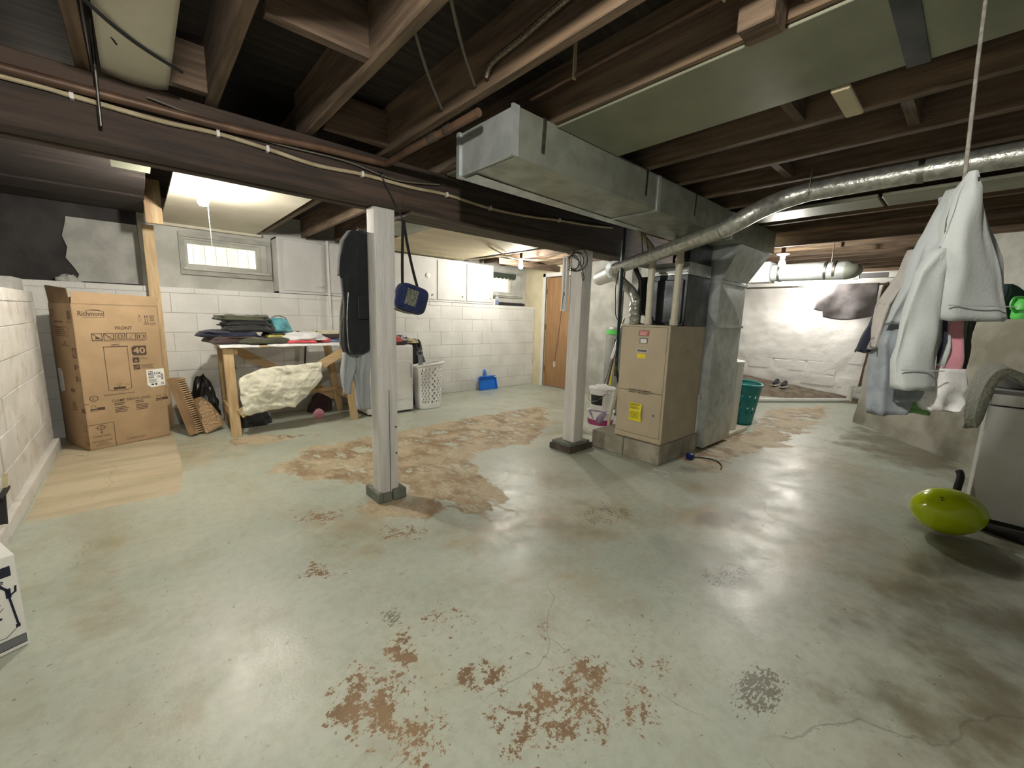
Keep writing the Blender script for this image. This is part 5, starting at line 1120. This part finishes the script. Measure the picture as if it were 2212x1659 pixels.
tag(hang('pink_duster', (3.62,2.88,0), (.3,-1,0), (-1,-.3,0), [(.20,-.02,.02),(.17,-.03,.03),(.08,-.04,.03),(.005,-.045,.035)], M['pink'], th=.025, folds=8, amp=.006, seed=5), 'bright pink duster standing by the lower bucket', 'duster')
tag(heap('white_sponge', (3.64,2.87,.20), (.07,.07,.10), M['f_white'], seed=33, amp=.2), 'white scrubber on the pink duster', 'sponge')
t = thing('water_heater', (4.80,2.98,0), 'grey cylindrical water heater behind the furnace', 'water heater')
MB().lathe([(0,.03),(.235,.03),(.24,.05),(.24,1.12),(.225,1.15),(.0,1.17)], (4.80,3.12,0), 36).build('tank', M['tank'], t, smooth=True)
b = MB(); b.grid(lambda u, v: Vector((4.80+.243*cos(pi*(.78+.34*u)), 3.12+.243*sin(pi*(.78+.34*u)), 1.06+.06*v)), 12, 2); b.build('label', M['green_l'], t, solid=.002)
for a in range(3): MB().cyl((4.80+.19*cos(a*2.1), 3.12+.19*sin(a*2.1), 0), (4.80+.19*cos(a*2.1), 3.12+.19*sin(a*2.1), .035), .02, 8).build('foot', M['iron'], t)
MB().tube(spline([(4.75,3.15,1.165),(4.75,3.15,1.4),(4.75,3.15,2.13)], 2), .012, 8).build('supply_pipe', M['iron'], t)
for i, (a, c2, m, r, lab) in enumerate([((4.16,3.08,.004),(4.57,2.99,1.27),'steel',.013,'grey mop handle leaning on the water heater, thickest of the three'), ((4.20,3.00,.004),(4.57,3.05,1.10),'iron',.010,'dark broom handle leaning on the water heater behind the buckets'), ((4.26,2.96,.004),(4.565,3.10,1.0),'iron',.009,'dark handle with a yellow sleeve leaning behind the buckets')]):
    t = thing('mop_handle', a, lab, 'mop', 'handles leaning on the water heater'); A_ = Vector(a); C_ = Vector(c2)
    MB().tube([A_, C_], r, 10).build('shaft', M[m], t, smooth=True)
    if i == 2: MB().tube([A_.lerp(C_, .42), A_.lerp(C_, .72)], r*1.3, 10).build('yellow_sleeve', M['yellow'], t, smooth=True)
    if i == 0: MB().tube([A_.lerp(C_, .60), A_.lerp(C_, .78)], r*1.25, 10).build('grip', M['label'], t, smooth=True)
t = thing('white_pole', (3.62,2.36,0), 'white bent pole leaning between the bucket and the furnace', 'pole')
MB().tube(spline([(3.60,2.44,.004),(3.52,2.40,.2),(3.46,2.30,.5),(3.43,2.235,.75)], 5), .014, 8).build('pole', M['f_cream'], t, smooth=True)
t = thing('softener_tank', (5.0,1.93,0), 'white rounded plastic tank standing behind the return duct', 'tank')
MB().lathe([(0,.045),(.225,.045),(.235,.06),(.245,.80),(.25,.80),(.25,.825),(.235,.83),(.0,.84)], (4.98,1.93,0), 36).build('tank', M['white_pl'], t, smooth=True)
MB().box(4.70, 5.27, 1.66, 2.20, 0, .044).build('tray', M['pvc'], t, bevel=.012)
MB().lathe([(0,.84),(.12,.838),(.12,.865),(.10,.885),(0,.89)], (4.95,1.95,0), 20).build('lid', M['grey_ink'], t, smooth=True)
t = thing('laundry_basket', (5.62,1.90,0), 'teal plastic laundry basket beyond the white tank', 'basket')
b = MB(); cb = Vector((5.60,1.90,0)); NU = 48; NV = 20
def tf(u, v): a = 2*pi*u; k = .72+.28*v; return cb+Vector((.24*k*cos(a), .24*k*sin(a), .004+.50*v+.012*cos(2*a)*v))
vs = [tf(i/NU, j/NV) for j in range(NV+1) for i in range(NU)]
fs = [(j*NU+i, j*NU+(i+1)%NU, (j+1)*NU+(i+1)%NU, (j+1)*NU+i) for j in range(NV) for i in range(NU) if not (i % 3 == 0 and j in (12,13,14,6,7,8))] + [tuple(range(NU))]
b.add(vs, fs); b.build('basket', M['teal'], t, smooth='all', solid=.004)
MB().tube([tf(i/36, 1) for i in range(36)], .014, 8, closed=True).build('rim', M['teal'], t, smooth='all')
t = thing('shoe', (8.78,2.42,.15), 'black sneaker with pale toe at the foot of the far wall, nearer the furnace', 'shoe', 'pair of black sneakers')
def shoe(t, x, y, z):
    b = MB(); o = Vector((x, y, z))
    def fn(u, v):
        a = 2*pi*u; s = v; w = .048*(1-.35*(s-.35)**2*2); h = .10-.055*s if s > .25 else .10; 
        return o+Vector((.0-.26*s+.13, w*cos(a)*(sin(pi*(s*.94+.03))**.35), max(0, h*.5+h*.5*sin(a))+.012))
    b.grid(fn, 16, 16, True, True); b.build('upper', M['f_black'], t, smooth='all')
    b = MB(); b.prism([(.13+.0-.26*s, .05*(sin(pi*(s*.94+.03))**.35)*sg) for s, sg in [(k/10, 1) for k in range(11)]+[(k/10, -1) for k in range(10, -1, -1)]], (0, .02), Matrix.Translation(o)); b.build('sole', M['label'], t)
shoe(t, 8.72, 2.36, .142)
t = thing('shoe', (8.78,2.2,.14), 'black sneaker with pale toe at the foot of the far wall, nearer the brown pipe', 'shoe', 'pair of black sneakers'); shoe(t, 8.70, 2.22, .128)
b = MB(); 
def tw(u, v):
    y = 1.83-.74*u; z = 1.922-.50*v-(.07*sin(pi*u)*v)+.10*(1-u)*v*(u < .12); x = 8.483-.014*v-.02*sin(u*9+v*2)*v+.012*nz((y*6, z*6, 0)); return Vector((x, y + (.05*v if u < .1 else 0), z))
b.grid(tw, 40, 24); b.grid(lambda u, v: tw(u, 0)+Vector((.04*v, 0, .002-.12*v*v)), 40, 4)
tag(b.build('grey_towel', M['f_towel'], smooth='all', solid=.006), 'grey towel hanging over the rod in the far room', 'towel')
b = MB(); b.prism([(-.10,0),(.12,.01),(.14,.06),(-.05,.09)], (0,.10), frame((6.55,2.5,.0),(.7,-.7,0),(0,0,1))); tag(b.build('rubble', M['concrete'], bevel=.01), 'lump of broken concrete beyond the teal basket', 'rubble')
t = thing('blue_cap', (3.66,1.585,0), 'small blue rubber plug on the floor beside the furnace pad', 'plug')
MB().lathe([(0,0),(.032,0),(.036,.015),(.034,.045),(.02,.055),(0,.055)], (3.67,1.60,0), 16).build('plug_body', M['blue_d'], t, smooth=True)
MB().tube(spline([(3.70,1.59,.012),(3.78,1.53,.006),(3.80,1.42,.006),(3.70,1.33,.005),(3.60,1.30,.005)], 6), .005, 6).build('cord', M['cord'], t)

# ------------------------------------------------------------------ garments on the cord
UU = Vector((.743,-.669,0)); WW = Vector((.669,.743,0))
tp = thing('rope', (1.74,.09,1.63), 'grey cord hanging from the wide metal pan with the bundle of clothes', 'cord')
pt = lambda u, d, z: Vector((UU.x*u+WW.x*d, UU.y*u+WW.y*d, z))
MB().tube([(1.800,.107,2.126), (1.77,.098,1.95), pt(1.155,1.140,1.612)], .0045, 8).build('cord', M['rope'], tp)
GR = 'clothes bundled on the cord'  # garment levels and depths: traced from image pixels, then scaled about the camera
G = [('sweatshirt', 1.123, [(1.632,1.149,1.160),(1.603,1.137,1.168),(1.569,1.120,1.183),(1.512,1.110,1.210),(1.442,1.109,1.240),(1.371,1.126,1.268),(1.323,1.125,1.286),(1.261,1.129,1.307)], 'f_grey', 0.024, 3, 0.0050, 'large light grey sweatshirt, the longest piece at the front of the hanging clothes'),
     ('hooded_sweatshirt', 1.168, [(1.600,1.146,1.166),(1.494,1.118,1.180),(1.440,1.097,1.185),(1.372,1.080,1.186),(1.297,1.056,1.187),(1.245,1.040,1.191)], 'f_grey2', 0.026, 4, 0.0055, 'grey sweatshirt with drawcord behind the front one in the hanging clothes'),
     ('sweatpants', 1.131, [(1.441,1.100,1.140),(1.379,1.066,1.126),(1.295,1.052,1.134),(1.221,1.048,1.149),(1.146,1.045,1.159),(1.066,1.061,1.169)], 'f_grey', 0.021, 3, 0.0040, 'grey sweatpants leg with a wide hem at the bottom of the hanging clothes'),
     ('sweatpants', 1.171, [(1.355,1.140,1.208),(1.270,1.140,1.214),(1.223,1.153,1.214),(1.133,1.166,1.211)], 'f_grey', 0.023, 6, 0.0038, 'grey sweatpants leg with navy stripe in the middle of the hanging clothes'),
     ('floral_shorts', 1.208, [(1.452,1.111,1.151),(1.387,1.096,1.137),(1.297,1.053,1.125),(1.218,1.042,1.125),(1.173,1.039,1.100)], 'f_floral', 0.020, 5, 0.0044, 'grey floral shorts at the left of the hanging clothes'),
     ('navy_trousers', 1.237, [(1.338,1.100,1.140),(1.264,1.060,1.113),(1.217,1.042,1.100),(1.162,1.026,1.066)], 'f_navy', 0.013, 4, 0.0025, 'navy strip of trousers poking out left of the hanging clothes'),
     ('denim_shorts', 1.203, [(1.270,1.072,1.140),(1.186,1.052,1.129),(1.113,1.060,1.173),(1.045,1.061,1.186),(0.985,1.066,1.163)], 'f_denim', 0.029, 5, 0.0050, 'pale denim shorts at the lower left of the hanging clothes'),
     ('denim_cuff', 1.186, [(1.116,1.111,1.195),(1.062,1.112,1.205),(1.028,1.105,1.191)], 'f_denim', 0.020, 6, 0.0038, 'frayed denim hem under the sweatpants leg'),
     ('green_shirt', 1.231, [(1.384,1.197,1.282),(1.302,1.249,1.321),(1.224,1.277,1.330),(1.131,1.302,1.333),(1.070,1.322,1.338)], 'f_green', 0.020, 5, 0.0038, 'green shirt hanging right of the pink garment'),
     ('olive_shirt', 1.260, [(1.384,1.282,1.339),(1.265,1.321,1.365),(1.184,1.337,1.373),(1.080,1.344,1.367)], 'f_moss', 0.020, 5, 0.0038, 'dark olive shirt hanging at the right of the hanging clothes'),
     ('dark_shirt', 1.294, [(1.355,1.328,1.397),(1.280,1.348,1.424),(1.225,1.374,1.407),(1.176,1.390,1.412)], 'f_black', 0.020, 5, 0.0038, 'black shirt tail at the far right of the hanging clothes'),
     ('grey_shirt', 1.214, [(1.595,1.174,1.197),(1.555,1.197,1.282),(1.510,1.220,1.321),(1.435,1.237,1.361),(1.358,1.254,1.388),(1.266,1.282,1.408)], 'f_grey2', 0.024, 4, 0.0055, 'darker grey shirt behind the right side of the front sweatshirt'),
     ('white_sleeve', 1.268, [(1.555,1.277,1.328),(1.517,1.311,1.367),(1.440,1.345,1.410),(1.388,1.368,1.436),(1.355,1.422,1.442)], 'f_white', 0.020, 4, 0.0038, 'white sleeve sticking out at the right of the hanging clothes')]
for i, (n, d, lv, m, th, fo, am, lab) in enumerate(G):
    o = hang(n, pt(0, d, 0), UU, WW, lv, M[m], th=th, folds=fo, amp=am, seed=i*2.3, n=48); tag(o, lab, 'clothing', GR)
    if i == 0:
        MB().tube(spline([pt(1.155,1.105,1.612),pt(1.148,1.103,1.56),pt(1.138,1.099,1.48),pt(1.130,1.098,1.41)], 6), .0025, 6).build('seam', M['f_ink'], o)
        MB().tube([pt(1.131+.177*k/12, 1.097-.005*sin(pi*k/12), 1.296) for k in range(13)], .0015, 5).build('hem_seam', M['f_grey2'], o)
    if i == 1:
        MB().tube(spline([pt(1.097,1.131,1.401),pt(1.109,1.126,1.441),pt(1.131,1.123,1.449),pt(1.146,1.120,1.424),pt(1.134,1.117,1.395),pt(1.111,1.120,1.387),pt(1.089,1.126,1.384),pt(1.080,1.129,1.361)], 6), .004, 6).build('drawcord', M['f_denim'], o)
        hang('pouch', pt(0.000,1.131,0.000), UU, WW, [(1.441,1.109,1.140),(1.412,1.097,1.143),(1.384,1.089,1.143),(1.364,1.100,1.134)], M['f_grey'], o, th=0.016, folds=3, amp=0.0034, seed=3)
    if i == 2: MB().tube([pt(1.048+.118*k/12, 1.108-.004*sin(pi*k/12), 1.122) for k in range(13)], .0015, 5).build('hem_seam', M['f_grey2'], o)
    if i == 3: MB().tube([pt(1.183,1.149,1.270),pt(1.191,1.147,1.202),pt(1.183,1.150,1.139)], .005, 6).build('stripe', M['f_navy'], o)
t = thing('pink_shirt', pt(1.225,1.157,1.002), 'pink and white shirt bunched at the bottom of the hanging clothes', 'clothing', GR)
hang('pink_body', pt(0.000,1.174,0.000), UU, WW, [(1.338,1.186,1.231),(1.261,1.197,1.243),(1.172,1.194,1.260),(1.116,1.178,1.275)], M['f_pinkc'], t, th=0.025, folds=5, amp=0.0034, seed=2)
hang('white_hem', pt(0.000,1.171,0.000), UU, WW, [(1.125,1.177,1.275),(1.067,1.172,1.292),(1.027,1.175,1.297),(1.002,1.197,1.268)], M['f_white'], t, th=0.031, folds=6, amp=0.0057, seed=6)
hang('green_trim', pt(0.000,1.203,0.000), UU, WW, [(1.042,1.168,1.208),(1.019,1.157,1.220),(1.001,1.150,1.236),(0.985,1.173,1.247)], M['f_lgreen'], t, th=0.013, folds=5, amp=0.0034, seed=9)

# ------------------------------------------------------------------ washing machine corner, balloon, ledge
t = thing('washing_machine', (4.33,-.44,0), 'white washing machine in the shadow at the right', 'washing machine')
MB().box(4.0, 4.66, -.78, -.115, .03, .765).build('cabinet', M['washer'], t, bevel=.008)
MB().box(4.004, 4.656, -.776, -.119, .772, .845).build('top', M['washer'], t, bevel=.012)
MB().box(4.45, 4.655, -.775, -.12, .846, .96).build('console', M['washer'], t, bevel=.010)
MB().box(4.02, 4.64, -.76, -.14, 0, .031).build('plinth', M['black'], t)
b = MB()
def mt(u, v):
    # thick bath mat folded over the near edge of the machine and standing up in an arch
    y = -.068-.10*u; s = v
    P = spline([(3.965,-.085,.62),(3.962,-.09,.74),(3.968,-.10,.86),(3.985,-.125,.95),(4.0,-.165,.985),(4.02,-.225,.955),(4.04,-.285,.90),(4.06,-.36,.874),(4.08,-.50,.868)], 6)
    i = min(int(s*(len(P)-1)), len(P)-1); return P[i]+Vector((.36*u*min(1, s*3), .06*u, .03*u*s))+Vector((0,0,.006*nz((P[i].x*20, P[i].y*30, u*6))))
b.grid(mt, 14, 48); tag(b.build('bath_mat', M['f_mat'], smooth='all', solid=.045), 'thick grey bath mat draped over the washing machine edge', 'mat')
t = MB(); t.grid(lambda u, v: Vector((3.90-.30*v*u-.03*v, -.14-.62*u+.03*v, .012+.012*sin(pi*v))), 20, 8); tag(t.build('rubber_mat', M['black'], smooth='all', solid=.02), 'black rubber strip on the floor before the washing machine', 'mat')
pipe('drain_hose', [(4.02,-.05,.30),(3.99,-.06,.27),(3.95,-.055,.20),(3.95,-.05,.10),(3.97,-.03,.02)], .020, M['black'], 'black hose curling beside the washing machine', 'hose', k=6)
t = thing('balloon', (3.62,-.02,0), 'shiny lime green balloon on the floor', 'balloon')
bc = Vector((3.56,-.035,.150)); ax = Vector((.60,-.62,-.10)).normalized(); BM = frame(bc, ax, (0,0,1)); b = MB()
def bl(u, v):
    a = 2*pi*u; s = -1+2*v; r = .138*math.sqrt(max(0, 1-s*s))*(1-.10*max(0,s)); x = .195*s
    return BM @ Vector((x, r*cos(a), r*sin(a)))
b.grid(bl, 40, 28, True); b.build('skin', M['balloon'], t, smooth='all')
MB().tube([BM @ Vector((.192,0,0)), BM @ Vector((.215,0,0)), BM @ Vector((.225,0,0))], [.014,.007,.016], 10).build('knot', M['balloon'], t, smooth=True)
ik = Ink(frame(BM @ Vector((-.118,-.02,.113)), ax, BM.to_3x3() @ Vector((0,1,.25))), .0)
ik = Ink(frame(BM @ Vector((-.135,.075,.072)), ax, BM.to_3x3() @ Vector((.0,1,-1))), .006)
for k in range(4): ik.rect(k*.016, k*.016+.009, 0, .012).rect(k*.016, k*.016+.009, .017, .026)
ik.done('print', M['f_moss'], t)
tag(hang('black_jacket', (5.88,-.13,0), (.743,-.669,0), (.669,.743,0), [(1.66,-.05,.02),(1.58,-.08,.16),(1.50,-.09,.14),(1.42,-.08,.10),(1.352,-.10,.16)], M['f_jade'], th=.06, folds=6, amp=.015, seed=4), 'black jacket heaped on the right hand ledge', 'clothing')
t = thing('green_watering_can', (5.73,-.27,1.346), 'bright green plastic jug on the right hand ledge', 'jug')
MB().lathe([(0,0),(.085,0),(.095,.02),(.09,.12),(.07,.17),(.05,.19),(0,.19)], (5.73,-.27,1.346), 20).build('body', M['green_l'], t, smooth=True)
MB().tube(spline([(5.68,-.21,1.40),(5.61,-.17,1.45),(5.61,-.18,1.52),(5.68,-.23,1.53)], 5), .014, 8).build('handle', M['green_l'], t, smooth=True)

# ------------------------------------------------------------------ sprayer carton and wall bracket at the left edge
Bc = Vector((-.402,2.16,0)); fu = Vector((-.91,-.41,0)).normalized(); fv = Vector((fu.y,-fu.x,0)); fv = -fv if fv.y < 0 else fv
t = thing('sprayer_box', Bc, 'white sprayer carton with navy print standing by the left wall', 'box')
SX = Matrix((-fu, fv, Vector((0,0,1)))).transposed().to_4x4(); SX.translation = Bc+fu*.20
MB().box(0, .20, 0, .17, .002, .355, SX).build('carton', M['label'], t, bevel=.002, seg=1)
b = MB(); b.add([SX @ Vector(q) for q in [(0,0,.356),(.20,0,.356),(.195,.10,.385),(.005,.10,.385),(0,.17,.356),(.20,.17,.356)]], [(0,1,2,3),(3,2,5,4),(0,3,4),(1,5,2)]); b.build('folded_top', M['label'], t)
K = frame(SX @ Vector((0,0,0)), SX.to_3x3() @ Vector((1,0,0)), (0,0,1)); ik = Ink(K)
ik.rect(.03,.185,.285,.322).rect(.03,.115,.03,.075).line([(.195,.05),(.12,.05),(.12,.018),(.195,.018)], .003, True)
ik.line([(.168,.235),(.172,.21),(.182,.10)], .006).poly([(.165,.24),(.178,.24),(.178,.205),(.165,.205)]).line([(.178,.215),(.188,.222),(.190,.24)], .006).line([(.06,.24),(.09,.262),(.13,.268),(.155,.258),(.17,.235)], .008).rect(.176,.187,.085,.098)
ik.ring(.10,.225,.05,.022,.004).ring(.10,.19,.048,.014,.004).line([(.03,.17),(.145,.165),(.155,.175)], .002).line([(.14,.165),(.14,.185)], .002).line([(.03,.075),(.09,.072),(.15,.062),(.178,.085)], .002)
ik.text('tante', .105,.262,.016,.06,.01).lines(.08,.135,.07,2,.012,.008).lines(.08,.112,.06,2,.007,.002)
ik.done('print', M['navy_ink'], t); Ink(K, .002).text('V', .135,.292,.022,.028,.03).done('logo_letter', M['label'], t)
Ink(K, .0022).rect(.12,.195,.020,.05).rect(.04,.075,.035,.07).rect(.08,.113,.035,.07).done('photo_panel', M['grey_ink'], t)
t = thing('wall_bracket', (-.62,3.3,.1), 'black iron bracket standing against the left block wall', 'bracket')
MB().bar((-.622,3.30,.23), (-.622,3.22,.004), .016, .03, (1,0,0)).build('bar', M['black'], t); MB().bar((-.622,3.26,.225), (-.622,3.44,.235), .014, .02, (1,0,0)).build('arm', M['black'], t)
MB().bar((-.628,3.42,.235), (-.628,3.47,.30), .012, .02, (1,0,0)).build('tip', M['cable'], t)
